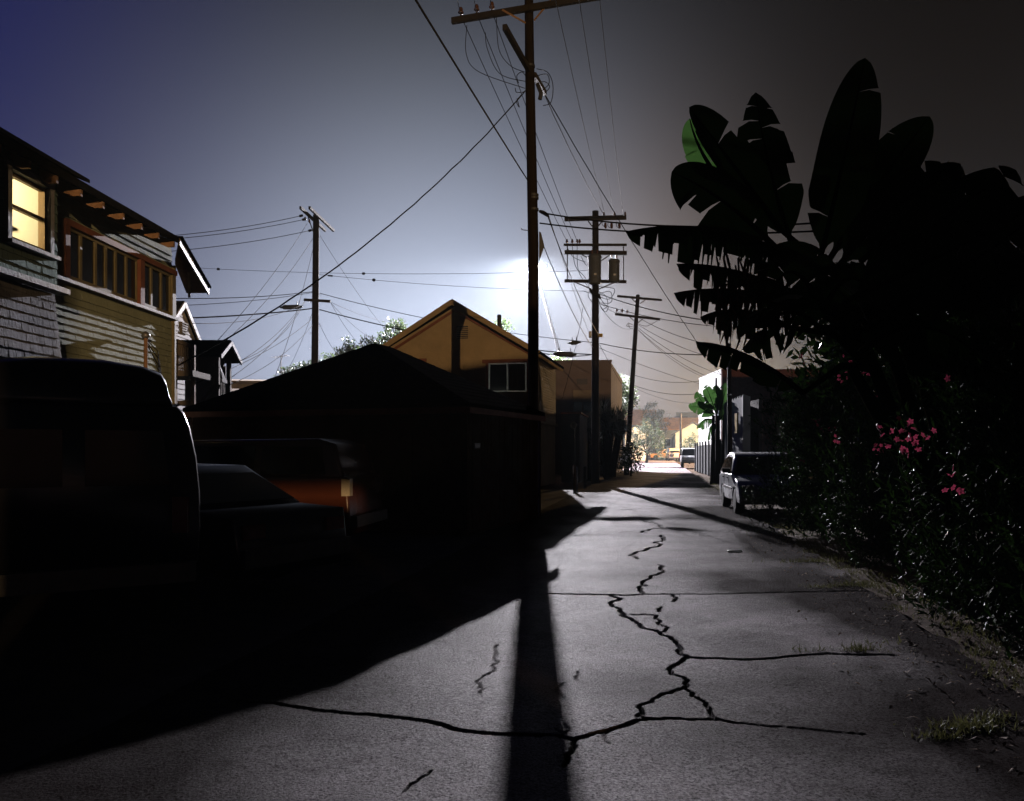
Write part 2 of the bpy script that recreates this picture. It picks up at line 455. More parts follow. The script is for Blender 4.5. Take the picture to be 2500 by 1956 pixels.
def z2(x, y): return (1200 + x / 2.183, 1200 + y / 2.183)
def z3(x, y): return (300 + x / 2.183, 1380 + y / 2.183)
cr = []
def crack(pts, conv, w0, w1, amp=0.17, levels=5):
    cr.append((fractal([gnd(*conv(*p)) for p in pts], levels, amp), w0, w1))
crack([(640, 552), (690, 570), (640, 600), (690, 640), (750, 680), (790, 715), (900, 750), (960, 780), (1000, 825), (1050, 880), (1000, 910), (965, 970)], z2, .018, .018)
crack([(965, 970), (1050, 1000), (1025, 1045)], z2, .006, .014)
crack([(1025, 1045), (960, 1070), (880, 1100), (790, 1140), (775, 1200), (840, 1215)], z2, .015, .009)
crack([(1040, 1050), (1070, 1085), (1130, 1110), (1165, 1150), (1175, 1190), (1210, 1210)], z2, .007, .012)
B = [z3(*p) for p in [(600, 730), (830, 745), (960, 765), (1030, 780), (1100, 782), (1200, 795), (1320, 800), (1480, 815), (1600, 830), (1700, 850), (1800, 880), (1900, 893), (2060, 905)]]
B += [z2(*p) for p in [(110, 1295), (360, 1305), (440, 1325), (540, 1295), (620, 1280), (720, 1250), (780, 1222)]]
cr.append((fractal([gnd(*p) for p in B], 3, .05), .016, .030))
crack([(780, 1222), (850, 1218), (950, 1212), (1060, 1215), (1150, 1213), (1210, 1210), (1300, 1228)], z2, .022, .010, .05)
crack([(1300, 1228), (1500, 1245), (1700, 1260), (2000, 1290)], z2, .007, .004, .05)
crack([(440, 1335), (430, 1370), (400, 1400), (385, 1460)], z2, .016, .012)
crack([(1060, 885), (1200, 890), (1380, 895), (1520, 885), (1650, 872), (1800, 865), (1950, 875), (2150, 880)], z2, .012, .022, .05)
crack([(290, 540), (450, 545), (640, 550), (720, 555), (800, 550), (970, 548)], z2, .012, .018, .03)
crack([(970, 548), (1300, 542), (1700, 535), (2050, 532)], z2, .008, .010, .02)
crack([(800, 545), (790, 525), (825, 500), (800, 485), (850, 465), (895, 440), (905, 410), (890, 392)], z2, .018, .010)
crack([(780, 360), (765, 325), (830, 305), (900, 285), (915, 255), (905, 235)], z2, .016, .013)
crack([(750, 655), (880, 660), (900, 690), (920, 715), (945, 725), (920, 750)], z2, .008, .009)
crack([(890, 640), (905, 615)], z2, .012, .010)
crack([(965, 588), (968, 552)], z2, .010, .010)
crack([(805, 150), (850, 200), (830, 225)], z2, .012, .012)
crack([(2000, 420), (1990, 480), (1975, 550), (1920, 590), (1905, 640), (1900, 690)], z3, .004, .004)
crack([(1640, 1090), (1560, 1150), (1500, 1200)], z3, .005, .004)
crack([(460, 960), (455, 1005)], z2, .004, .004)
crack([(380, 1020), (370, 1080), (390, 1100)], z2, .004, .004)
crack([(625, 1285), (630, 1345)], z2, .004, .003)
crack([(340, 1270), (400, 1300), (385, 1240)], z2, .004, .004)
crack([(690, 100), (800, 95), (960, 98), (1100, 90)], z2, .010, .014, .02)

NR, NC = 900, 780
ys = 2.4 * (60 / 2.4) ** (np.arange(NR) / (NR - 1))
cs = np.linspace(0, 5.2, NC)
Y = np.repeat(ys[:, None], NC, 1)
X = cs[None, :] - 3.0 + ALLEY * Y
X[:, -1] += 0.05 * np.sin(ys * 3.1) + 0.04 * np.sin(ys * 7.7)
Z = np.zeros_like(X)
for k in range(26):
    a = rng.uniform(0, math.tau); fq = rng.uniform(0.6, 9.0); ph = rng.uniform(0, math.tau)
    Z += 0.0035 / fq ** 0.8 * np.sin(fq * (X * math.cos(a) + Y * math.sin(a)) + ph)
crk = np.zeros_like(X)
for pts, w0, w1 in cr:
    n = len(pts) - 1
    for i in range(n):
        a, b = pts[i], pts[i + 1]
        w = (w0 + (w1 - w0) * i / n) * random.uniform(0.45, 1.35)
        cell = max(0.0060, 0.0020 * (a[1] + b[1]) / 2)
        w = max(w * 0.40, cell * 0.15)
        pad = w + cell * 1.6
        r0 = np.searchsorted(ys, min(a[1], b[1]) - pad); r1 = np.searchsorted(ys, max(a[1], b[1]) + pad) + 1
        if r1 - r0 < 1: continue
        sx = X[r0:r1]; sy = Y[r0:r1]
        d = b - a; L2 = max(d.length_squared, 1e-9)
        t = np.clip(((sx - a[0]) * d[0] + (sy - a[1]) * d[1]) / L2, 0, 1)
        dist = np.hypot(sx - a[0] - t * d[0], sy - a[1] - t * d[1])
        crk[r0:r1] = np.maximum(crk[r0:r1], min(1.0, ((w0 + w1) / .022) ** 1.4) * np.clip(1 - (dist - w) / cell, 0, 1))
Z -= 0.05 * crk
me = bpy.data.meshes.new('alley_road')
co = np.stack([X, Y, Z], -1).reshape(-1, 3).astype(np.float32)
idx = np.arange(NR * NC).reshape(NR, NC)
q = np.stack([idx[:-1, :-1], idx[:-1, 1:], idx[1:, 1:], idx[1:, :-1]], -1).reshape(-1, 4)
me.vertices.add(len(co)); me.vertices.foreach_set('co', co.ravel())
me.loops.add(q.size); me.loops.foreach_set('vertex_index', q.ravel().astype(np.int32))
me.polygons.add(len(q)); me.polygons.foreach_set('loop_start', np.arange(0, q.size, 4, dtype=np.int32))
me.polygons.foreach_set('loop_total', np.full(len(q), 4, dtype=np.int32))
me.polygons.foreach_set('use_smooth', np.ones(len(q), dtype=bool))
att = me.attributes.new('dirt', 'FLOAT', 'POINT'); att.data.foreach_set('value', crk.ravel().astype(np.float32))
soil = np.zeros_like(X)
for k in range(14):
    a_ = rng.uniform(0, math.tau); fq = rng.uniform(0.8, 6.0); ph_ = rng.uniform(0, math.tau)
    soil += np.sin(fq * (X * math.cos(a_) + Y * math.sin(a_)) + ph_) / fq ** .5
soil = np.clip((2.9 - (edge_r(Y) - X)) / 2.4 + .13 * soil, 0, 1) * .95  # verge soil plus painted shade, darkening toward the right edge
soil = np.maximum(soil, .92 * np.clip((2.25 - (X - edge_l(Y))) / 1.4 + .1 * np.sin(X * 3 + Y * 2), 0, 1))  # garage shade painted in along the left edge
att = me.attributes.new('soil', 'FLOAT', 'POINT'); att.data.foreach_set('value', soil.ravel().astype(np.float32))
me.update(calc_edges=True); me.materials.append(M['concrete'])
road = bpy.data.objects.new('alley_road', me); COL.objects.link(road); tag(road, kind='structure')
g = MB()
g.add([(edge_l(59.9), 59.9, -0.004), (edge_r(59.9), 59.9, -0.004), (edge_r(150), 150, -0.004), (edge_l(150), 150, -0.004)], [(0, 1, 2, 3)])
tag(g.build('alley_road', M['concrete'], fix=False), kind='structure')
g = MB()
g.add([(edge_l(-12), -12, -0.004), (edge_r(-12), -12, -0.004), (edge_r(2.42), 2.42, -0.004), (edge_l(2.42), 2.42, -0.004)], [(0, 1, 2, 3)])
tag(g.build('alley_road', M['concrete'], fix=False), kind='structure')
g = MB(); g.add([(-10, 132, -0.03), (90, 116, -0.03), (95, 142, -0.03), (-5, 158, -0.03)], [(0, 1, 2, 3)])
tag(g.build('cross_street', M['lot'], fix=False), kind='structure')

# ------------------------------------------------------------------ lamps of the place
def point_light(name, loc, power, col, radius, parent):
    ld = bpy.data.lights.new(name, 'POINT'); ld.energy = power; ld.color = col; ld.shadow_soft_size = radius
    o = bpy.data.objects.new(name, ld); COL.objects.link(o)
    o.parent = parent; o.location = Vector(loc) - wloc(parent)
    return o

fm = thing('floodlight_mast', 'tall floodlight mast with blazing white lamps behind the pink block', 'floodlight', (2.35, 93.6, 0))
part('mast', M['wood_pole'], fm, 'tube', [(2.35, 93.6, -0.1), (2.35, 93.6, 11), (2.35, 93.6, 21.6)], [0.24, 0.2, 0.15], 14, smooth=True)
part('crossbar', M['dark_steel'], fm, 'beam', (1.3, 93.45, 21.45), (3.6, 93.45, 21.45), 0.12, 0.12)
for lx in (2.2, 3.2):
    h = part('lamp_head', M['dark_steel'], fm, 'lathe', (lx, 93.35, 21.35), [(0.08, -0.1), (0.26, -0.02), (0.36, 0.22), (0.38, 0.25)], 18, (0, -0.85, -0.45), smooth=True)
    part('lens', M['flood_lens'], h, 'lathe', (lx, 93.13, 21.23), [(0.30, 0.0), (0.33, 0.02), (0.20, 0.07)], 18, (0, -0.85, -0.45))
point_light('flood_bulb', FLOOD, FLOOD_POWER, (0.97, 0.93, 1.0), 0.22, fm)
for k, (bx, by) in enumerate(((1384, 906), (1368, 888))):
    a = Vector((2.45, 93.0, 21.2)); b = at(bx + 62, by + 190, 92)
    part('guy_cable', M['white_plastic'], fm, 'tube', [a.lerp(b, t / 8) - Vector((0, 0, 0.5 * math.sin(math.pi * t / 8))) for t in range(9)], 0.07, 6)

def street_lamp(loc, label, power, aim=(-1, 0, 0), h=8.0):
    t = thing('street_lamp', label, 'street lamp', loc, 'sodium street lamps')
    b = Vector(loc); a = Vector(aim).normalized()
    part('post', M['steel'], t, 'tube', [b, b + Vector((0, 0, h * .5)), b + Vector((0, 0, h))], [.11, .09, .07], 12, smooth=True)
    e_ = b + Vector((0, 0, h + .35)) + a * 1.8
    part('arm', M['steel'], t, 'tube', [b + Vector((0, 0, h - .05)), b + Vector((0, 0, h + .2)) + a * .7, e_], .04, 8, smooth=True)
    hd = part('lamp_head', M['dark_steel'], t, 'beam', e_ - a * .1, e_ + a * .6, .3, .14)
    part('lens', M['sodium_lens'], hd, 'lathe', e_ + a * .3 - Vector((0, 0, .08)), [(.13, 0), (.12, -.06), (.05, -.1)], 12)
    point_light('sodium_bulb', e_ + a * .3 - Vector((0, 0, .26)), power, (1.0, 0.62, 0.28), .12, t)
street_lamp((19.7, -47, 0), 'sodium street lamp standing beyond the house behind the camera', SODIUM_POWER, (-1, 0, 0), 8.0)
street_lamp((35.0, 128, 0), 'sodium street lamp on the cross street behind the white brick block', 8000.0, (-1, 0.1, 0), 11.0)

# unseen house and added blocks, skewed along the sodium rays to cut that light
def back_block(name, label, poly, roof, depth=7.0):
    t = thing(name, label, 'house', (poly[0][0], -20, 0))
    mb = MB(); mb.prism([(x, -20, z) for x, z in poly], (.393 * depth, -depth, 0)); mb.build('wall', M['garage_wall'], t)
    for p, q in roof:
        mb = MB(); mb.prism([(p[0], -19.7, p[1] + .005), (q[0], -19.7, q[1] + .005), (q[0], -19.7, q[1] + .1), (p[0], -19.7, p[1] + .1)], (2.95, -7.6, 0)); mb.build('roof', M['asphalt_shingle'], t)
back_block('corner_house', 'gabled stucco house unseen behind the camera, roofline shaped to cut sodium light', [(8.66, 0), (24, 0), (24, 7.1), (14, 7.15), (11.6, 6.98), (8.66, 6.6)], (((8.66, 6.6), (11.6, 6.98)), ((11.6, 6.98), (14, 7.15)), ((14, 7.15), (24.4, 7.1))))  # unseen house; roofline shaped to keep sodium light off low things
back_block('rear_light_block', 'tall unseen flat block behind the camera, added to cut sodium light', [(-3, 0), (6.72, 0), (6.72, 7.6), (-3, 7.6)], (((-3.2, 7.6), (6.74, 7.6)),))  # added block keeping sodium light off the teal bay
back_block('slot_light_block', 'low unseen block behind the camera, added below a slot for sodium light', [(6.76, 0), (8.62, 0), (8.62, 4.72), (6.76, 4.72)], (), .3)
for nm, x0, x1, z0, z1 in (('light_block_side', 6.76, 7.44, 4.725, 5.5), ('roof_end', 7.445, 7.74, 4.725, 4.865), ('light_block_top', 7.445, 8.655, 4.87, 7.1)):  # added pieces framing a slot that lets sodium light reach the wagon
    mb = MB(); mb.prism([(x0, -20, z0), (x1, -20, z0), (x1, -20, z1), (x0, -20, z1)], (.118, -.3, 0)); mb.build(nm, M['garage_wall'], bpy.data.objects['slot_light_block'])

# ------------------------------------------------------------------ two-storey house with the lit window
hu = Vector((0.042, 1, 0)).normalized(); hn = Vector((1, -0.042, 0)).normalized()
H0 = Vector((-6.4, 16.5, 0))
def HL(s, o, z): return H0 - hu * s + hn * o + Vector((0, 0, z))
def hs(x, o=0.0):
    """distance from the far corner of a picture column seen on the wall plane moved out by o"""
    k = (x - CX) / F
    c = H0 + hn * o
    D = (c.x - 0.042 * c.y) / (k - 0.042)
    return (c.y - D) / hu.y
lh = thing('shingled_house', 'two storey shingled house with one lit window and a strip of dark windows', 'house', tuple(H0))
SB = hs(142, .38)                                           # where the teal bay starts
EAVE = 5.12
mb = MB()
mb.hexa([HL(14, -6, 0), HL(0, -6, 0), HL(0, -0.06, 0), HL(14, -0.06, 0), HL(14, -6, 3.9), HL(0, -6, 3.9), HL(0, -0.06, 3.9), HL(14, -0.06, 3.9)])
mb.build('wall', M['green_siding'], lh)
mb = MB()
mb.hexa([HL(3.1, -6, 3.902), HL(0, -6, 3.902), HL(0, -0.06, 3.902), HL(3.1, -0.06, 3.902), HL(3.1, -6, 5.35), HL(0, -6, 5.35), HL(0, -0.06, 5.35), HL(3.1, -0.06, 5.35)])
mb.hexa([HL(3.85, -.12, 3.902), HL(3.1, -.12, 3.902), HL(3.1, -0.06, 3.902), HL(3.85, -0.06, 3.902), HL(3.85, -.12, 5.35), HL(3.1, -.12, 5.35), HL(3.1, -0.06, 5.35), HL(3.85, -0.06, 5.35)])
mb.build('upper_wall', M['green_siding'], lh)

def course(name, mt, s0, s1, z, h, o, wmin, wmax, thick=0.022, flare=0.0):
    """one course of shingles: thin wedges side by side, butts a little uneven"""
    mb = MB(); s = s0
    while s < s1 - 1e-4:
        w = min(random.uniform(wmin, wmax), s1 - s)
        if s1 - s - w < wmin * .5: w = s1 - s
        gp = 0.004; dz = random.uniform(-0.006, 0.004); dt = random.uniform(0, 0.004)
        a, b = s + gp / 2, s + w - gp / 2
        mb.hexa([HL(b, o, z + dz), HL(a, o, z + dz), HL(a, o + thick + dt + flare, z + dz), HL(b, o + thick + dt + flare, z + dz),
                 HL(b, o, z + h + .02), HL(a, o, z + h + .02), HL(a, o + .004, z + h + .02), HL(b, o + .004, z + h + .02)])
        s += w
    return mb.build(name, mt, lh, fix=False)
z = 2.0
while z < 3.84:
    course('siding_course', M['green_siding'], 0.02, SB, z, .105, -0.055, .10, .24); z += .105
z = 4.86
while z < 5.2:
    course('siding_course', M['green_siding'], 0.02, SB, z, .105, -0.055, .3, .9); z += .105
mb = MB(); mb.beam(HL(SB, 0.0, 3.985), HL(-0.05, 0.0, 3.985), .14, .05)
mb.build('sill', M['trim_white'], lh)
# the strip of windows
zt, zb = 4.80, 4.02
ws = thing_parts = None
for x0, x1, nm, mt, dep in ((153, 164, 'window_post', M['trim_red'], .10), (337, 347, 'window_post', M['trim_red'], .10), (418, 426, 'window_post', M['trim_olive'], .08)):
    s0, s1 = hs(x1), hs(x0)
    mb = MB(); mb.hexa([HL(s1, -.05, zb), HL(s0, -.05, zb), HL(s0, dep - .05, zb), HL(s1, dep - .05, zb), HL(s1, -.05, zt), HL(s0, -.05, zt), HL(s0, dep - .05, zt), HL(s1, dep - .05, zt)])
    mb.build(nm, mt, lh)
mb = MB(); mb.hexa([HL(hs(153), -.05, zt), HL(0, -.05, zt), HL(0, .06, zt), HL(hs(153), .06, zt), HL(hs(153), -.05, zt + .09), HL(0, -.05, zt + .09), HL(0, .06, zt + .09), HL(hs(153), .06, zt + .09)])
mb.build('window_head', M['trim_red'], lh)
px = [164, 200, 236, 261, 285, 311, 337]
px2 = [347, 372, 396, 418]
for seq in (px, px2):
    for x0, x1 in zip(seq, seq[1:]):
        s0, s1 = hs(x1), hs(x0)
        w = s1 - s0
        mb = MB(); fw = .032
        for (a, b, c, d) in ((s0, s0 + fw, zb + .02, zt), (s1 - fw, s1, zb + .02, zt), (s0 + fw, s1 - fw, zt - fw - .01, zt), (s0 + fw, s1 - fw, zb + .02, zb + .07)):
            mb.hexa([HL(b, -.05, c), HL(a, -.05, c), HL(a, -.012, c), HL(b, -.012, c), HL(b, -.05, d), HL(a, -.05, d), HL(a, -.012, d), HL(b, -.012, d)])
        wf = mb.build('window', M['trim_olive'], lh)
        mb = MB(); mb.hexa([HL(s1 - fw, -.045, zb + .07), HL(s0 + fw, -.045, zb + .07), HL(s0 + fw, -.035, zb + .07), HL(s1 - fw, -.035, zb + .07),
                            HL(s1 - fw, -.045, zt - fw - .01), HL(s0 + fw, -.045, zt - fw - .01), HL(s0 + fw, -.035, zt - fw - .01), HL(s1 - fw, -.035, zt - fw - .01)])
        mb.build('pane', M['dark_glass'], wf)
# teal bay, 0.2 m proud, with the lit sash window
BO = 0.38
ws0, ws1 = hs(118, BO), hs(24, BO)
wz0, wz1 = 4.14, 5.0
BE = 11.0
def wallbox(name, mt, s0, s1, o0, o1, z0, z1, parent=lh):
    mb = MB(); mb.hexa([HL(s1, o0, z0), HL(s0, o0, z0), HL(s0, o1, z0), HL(s1, o1, z0), HL(s1, o0, z1), HL(s0, o0, z1), HL(s0, o1, z1), HL(s1, o1, z1)])
    return mb.build(name, mt, parent)
wallbox('bay_wall', M['teal'], SB, ws0 - .0, BO - .118, BO - .03, 3.905, 5.35)
wallbox('bay_wall', M['teal'], ws1, BE, BO - .118, BO - .03, 3.905, 5.35)
wallbox('bay_wall', M['teal'], ws0 + .002, ws1 - .002, BO - .12, BO - .03, 3.905, wz0)
wallbox('bay_wall', M['teal'], ws0 + .002, ws1 - .002, BO - .12, BO - .03, wz1, 5.35)
z = 3.72
while z < 5.2:
    if z + .125 < wz0 - .03 or z > wz1:
        course('shingle_course', M['teal'], SB + .0, BE, z, .125, BO - .028, .10, .2)
    else:
        course('shingle_course', M['teal'], SB + .0, ws0 - .085, z, .125, BO - .028, .08, .14)
        course('shingle_course', M['teal'], ws1 + .085, BE, z, .125, BO - .028, .10, .2)
    z += .125
wallbox('return_wall', M['green_siding'], 3.7, SB + .02, -.12, -.058, 3.906, 5.35)
wallbox('bay_side', M['teal'], SB, SB + .02, -.056, BO - .12, 3.906, 5.35)
z = 3.95
while z < 4.84:
    course('siding_course', M['green_siding'], hs(153) + .005, SB, z, .105, -0.055, .10, .24); z += .105
wallbox('ledge', M['trim_white'], SB - .06, BE, BO - .05, BO + .14, 3.63, 3.70)
z = 1.9; k = 0
while z < 3.6:
    fl = .14 * max(0, (3.6 - z) / 1.7)
    course('shake_course', M['shake'], SB - .03 - fl * .6, BE, z, .125, -.05 + BO * .9 + fl, .05, .12, .028); z += .125
wallbox('bay_skirt', M['shake'], SB, BE, -.05, BO * .85, 1.5, 3.63)
# room behind the lit window
wr = MB()
rw = MB()
s0, s1, o0, o1, z0, z1 = SB + .03, ws1 + 1.2, -2.6, BO - .125, 3.95, 5.30
rw.add([HL(s1, o0, z0), HL(s0, o0, z0), HL(s0, o1, z0), HL(s1, o1, z0), HL(s1, o0, z1), HL(s0, o0, z1), HL(s0, o1, z1), HL(s1, o1, z1)],
       [(0, 1, 2, 3), (4, 5, 6, 7), (0, 1, 5, 4), (1, 2, 6, 5), (3, 0, 4, 7)])
room = rw.build('room_lining', M['cream'], lh, fix=False)
wallbox('crown_moulding', M['trim_white'], s0 + .002, s0 + .06, -2.55, .2, 5.20, 5.29, room)
wallbox('shelf', M['trim_white'], s0 + .002, s0 + .16, -2.3, -.35, 4.60, 4.63, room)
wallbox('door_casing', M['trim_white'], s0 + .002, s0 + .03, -1.9, -1.8, 3.96, 5.0, room)
lw = thing_w = wallbox('lit_window', M['warm_wood'], ws0, ws0 + .035, BO - .12, BO - .03, wz0, wz1)
for a, b, c, d in ((ws1 - .035, ws1, wz0, wz1), (ws0 + .035, ws1 - .035, wz0, wz0 + .05), (ws0 + .035, ws1 - .035, wz1 - .045, wz1), (ws0 + .035, ws1 - .035, 4.56, 4.605)):
    wallbox('sash_rail', M['warm_wood'], a, b, BO - .11, BO - .05, c, d, lw)
wallbox('pane', M['pane'], ws0 + .035, ws1 - .035, BO - .085, BO - .080, wz0 + .05, 4.56, lw)
wallbox('pane', M['pane'], ws0 + .035, ws1 - .035, BO - .095, BO - .090, 4.605, wz1 - .045, lw)
for a, b, c, d in ((ws0 - .085, ws0 - .001, wz0 - .03, wz1 + .0), (ws1 + .001, ws1 + .085, wz0 - .03, wz1), (ws0 - .1, ws1 + .1, wz1 + .001, wz1 + .09)):
    wallbox('window_casing', M['trim_white'], a, b, BO - .03, BO + .035, c, d, lw)
wallbox('window_sill', M['trim_white'], ws0 - .12, ws1 + .12, BO - .03, BO + .11, wz0 - .08, wz0 - .032, lw)
point_light('ceiling_bulb', HL((ws0 + ws1) / 2 + .25, -1.2, 5.12), 44.0, (1.0, .80, .50), .08, lh)
# roof with rafter tails
OV = 0.62
EAVE_S0 = hs(437, OV)
def slab(name, mt, pts, th, parent):
    mb = MB(); mb.prism(pts, (0, 0, th)); return mb.build(name, mt, parent)
PITCH = .42
rf = slab('roof', M['asphalt_shingle'], [HL(EAVE_S0, OV, EAVE), HL(13, OV, EAVE), HL(13, -4, EAVE + PITCH * (4 + OV)), HL(EAVE_S0, -4, EAVE + PITCH * (4 + OV))], .11, lh)
SJ = hs(211, OV)
slab('roof_overlay', M['asphalt_shingle'], [HL(SJ, OV + .05, EAVE + .112), HL(13, OV + .05, EAVE + .112), HL(13, -4, EAVE + .112 + PITCH * (4 + OV)), HL(SJ, -4, EAVE + .112 + PITCH * (4 + OV))], .05, rf)
s = EAVE_S0 + .12
while s < 8:
    mb = MB()
    def RT(o, dz): return HL(s, o, EAVE - .005 + PITCH * (OV - o) + dz)
    mb.prism([RT(-.05, -.01), RT(OV - .02, -.005), RT(OV - .02, -.10), RT(OV - .14, -.15), RT(-.05, -.15)], -hu * .05)
    mb.build('rafter_tail', M['rafter'], lh)
    s += .60
# drooping end of the roof beyond the far corner
A = HL(EAVE_S0, OV, EAVE); Dp = HL(0.02, 0.02, 5.02)
Bp = at(509, 716, 18.0); Cp = at(455, 716, 18.2)
A2 = HL(EAVE_S0, -.3, EAVE + .30); C2 = at(380, 716, 18.4); 
mb = MB(); mb.add([A, Bp, Cp, Dp, A + Vector((0, 0, .10)), Bp + Vector((0, 0, .10)), Cp + Vector((0, 0, .10)), Dp + Vector((0, 0, .10))],
                  [(0, 1, 2, 3), (7, 6, 5, 4), (0, 1, 5, 4), (1, 2, 6, 5), (2, 3, 7, 6), (3, 0, 4, 7)])
mb.build('roof_end', M['soffit'], lh)
mb = MB()
for k in range(14):
    p = A.lerp(Bp, (k + .1) / 14); q_ = A.lerp(Bp, (k + .95) / 14)
    mb.beam(p + Vector((0, 0, .125)), q_ + Vector((0, 0, .115)), .12, .03)
mb.build('roof_edge', M['asphalt_shingle'], lh)
part('barge_board', M['trim_olive'], lh, 'beam', A + Vector((.0, 0, .03)), Bp + Vector((0, 0, .03)), .035, .13)
part('rafter_tail', M['rafter'], lh, 'beam', Dp + Vector((.15, .3, -.05)), at(462, 722, 17.9), .05, .09)
# service mast, box and pipe on the wall
sm = HL(hs(342), .10, 0)
part('service_mast', M['rafter'], lh, 'tube', [Vector((sm.x, sm.y, 2.0)), Vector((sm.x, sm.y, 3.46))], .035, 8, smooth=True)
part('weather_head', M['steel'], lh, 'lathe', (sm.x, sm.y, 3.44), [(.035, 0), (.075, .03), (.07, .08), (.02, .12)], 10, smooth=True)
wallbox('meter_box', M['dark_steel'], hs(395, .1), hs(378, .1), -.02, .12, 2.35, 2.85)
wallbox('bracket_block', M['rafter'], hs(291), hs(268), -.03, .20, 2.70, 2.80)
wallbox('wall_pipe', M['rafter'], hs(371, .05), hs(366, .05), .02, .08, 2.0, 2.75)
for sd in range(3):
    a = HL(hs(344), .1, 3.42 - .03 * sd); b = HL(hs(372), .12, 2.75)
    part('drip_loop', M['cable'], lh, 'tube', [a, a.lerp(b, .35) + Vector((.12, 0, .05 - .1 * sd)), a.lerp(b, .75) + Vector((.1, 0, -.12 - .05 * sd)), b], .009, 5)
part('corner_board', M['trim_olive'], lh, 'beam', HL(-.01, -.02, 0), HL(-.01, -.02, 5.0), .07, .07)

# ------------------------------------------------------------------ white gabled house and porch farther along
wh = thing('white_house', 'white clapboard gabled house seen past the shingled house corner', 'house', (-12.5, 32, 0))
fr = Vector((0, 0, 0))
GX = -10.9
def gpt(D, z): return Vector((GX, D, z))
pk = gpt(28.8, 6.34); er = gpt(30.75, 4.85); el = gpt(26.85, 4.85)
wl_, wr_ = gpt(27.1, 0), gpt(30.5, 0)
def lap_wall(mb, a, b, z0, zfun, step, th=.02):
    """horizontal lap boards between two plan points under a roof line zfun(t)"""
    a = Vector(a); b = Vector(b); d = (b - a); n = Vector((d.y, -d.x, 0)).normalized()
    z = z0
    while True:
        ts = [i / 60 for i in range(61) if zfun(i / 60) > z + .02]
        if not ts: break
        t0, t1 = min(ts), max(ts)
        ts2 = [i / 60 for i in range(61) if zfun(i / 60) > z + step]
        u0, u1 = (min(ts2), max(ts2)) if ts2 else ((t0 + t1) / 2, (t0 + t1) / 2)
        zt = z + step if ts2 else max(zfun((t0 + t1) / 2), z + .03)
        P = lambda t, zz, o: a + d * t + n * o + Vector((0, 0, zz))
        mb.add([P(t0, z, th), P(t1, z, th), P(u1, zt, 0), P(u0, zt, 0), P(t0, z, 0), P(t1, z, 0)], [(0, 1, 2, 3), (4, 5, 1, 0)])
        z += step
pz = pk.z; ez = er.z
mb = MB(); mb.prism([wl_, wr_, wr_ + Vector((0, 0, ez)), pk - Vector((0, 0, .1)), wl_ + Vector((0, 0, ez))], (-7, 0, 0)); mb.build('wall', M['white_house'], wh)
mb = MB(); lap_wall(mb, wl_ + Vector((.012, 0, 0)), wr_ + Vector((.012, 0, 0)), 2.0, lambda t: ez + (pz - .15 - ez) * (1 - abs(2 * t - 1)), .17); mb.build('siding', M['white_house'], wh, fix=False)
for e_ in (er, el):
    mb = MB(); mb.prism([e_ + Vector((.06, 0, 0)), pk + Vector((.06, 0, 0)), pk + Vector((.06, 0, .12)), e_ + Vector((.06, 0, .12))], (-7.4, 0, 0)); r_ = mb.build('roof', M['asphalt_shingle'], wh)
    part('barge_board', M['trim_white'], wh, 'beam', e_ + Vector((.085, 0, .02)), pk + Vector((.085, 0, .02)), .05, .16)
mb = MB()
for k in range(5): mb.box((GX + .05, 28.85, 5.72 - .08 * k), (.05, .5, .045))
vo = mb.build('gable_vent', M['porch_wood'], wh)
# balcony with slats
bl = thing('slat_balcony', 'small wooden balcony with upright slats by the house corner', 'balcony', (at(450, 900, 21).x, 21, 0))
b0, b1 = at(430, 832, 20.5), at(468, 845, 21)
part('top_rail', M['porch_wood'], bl, 'beam', (b0.x, 20.5, 4.08), (b1.x, 21, 4.0), .09, .09)
part('floor', M['porch_wood'], bl, 'box', ((b0.x + b1.x) / 2 - .5, 21.1, 3.32), (1.6, 1.2, .14))
for k in range(9):
    t = k / 8
    part('slat', M['porch_wood'], bl, 'box', (b0.x + (b1.x - b0.x) * t, 20.5 + .5 * t, 3.7), (.03, .03, .62))
for t in (-.1, 1.08):
    part('post', M['rafter'], bl, 'box', (b0.x + (b1.x - b0.x) * t, 20.52 + .5 * t, 2.0), (.09, .09, 4.1))

ph = thing('stair_porch', 'small gabled porch on posts at the head of an outside stair', 'porch', (at(530, 1000, 24).x, 24, 0))
def PT(x, y, dD=0): return at(x, y, 24 + dD)
# roof: gable end looks toward the alley, ridge running back
rk = Vector((-7.85, 24.3, 4.50)); rl = Vector((-7.85, 23.4, 4.02)); rr_ = Vector((-7.85, 25.2, 4.02))
back = Vector((-1.45, 0, 0))
for a in (rl, rr_):
    mb = MB(); mb.prism([a, rk, rk + Vector((0, 0, .09)), a + Vector((0, 0, .09))], back); mb.build('roof', M['asphalt_shingle'], ph)
    part('barge_board', M['trim_white'], ph, 'beam', a + Vector((.03, -.02, .0)), rk + Vector((.03, -.02, 0)), .04, .11)
zf, zr = 2.85, 3.42
P1, P2 = Vector((-7.97, 23.55, 0)), Vector((-7.97, 24.5, 0))
for p in (P1, P2):
    part('post', M['porch_wood'], ph, 'box', (p.x, p.y, (rl.z + 0) / 2), (.11, .11, rl.z))
P3 = P1 + Vector((-.62, .1, 0)); P4 = P3 + Vector((-.42, .05, 0))
part('post', M['porch_wood'], ph, 'box', (P3.x, P3.y, rl.z / 2), (.08, .08, rl.z))
part('floor', M['porch_wood'], ph, 'box', ((P2.x + P4.x) / 2, 24.1, zf - .06), (abs(P2.x - P4.x) + .2, 1.2, .12))
part('top_rail', M['porch_wood'], ph, 'beam', (P1.x, P1.y, zr), (P2.x, P2.y, zr), .06, .08)
part('lower_rail', M['porch_wood'], ph, 'beam', (P1.x, P1.y, zf + .02), (P2.x, P2.y, zf + .02), .06, .08)
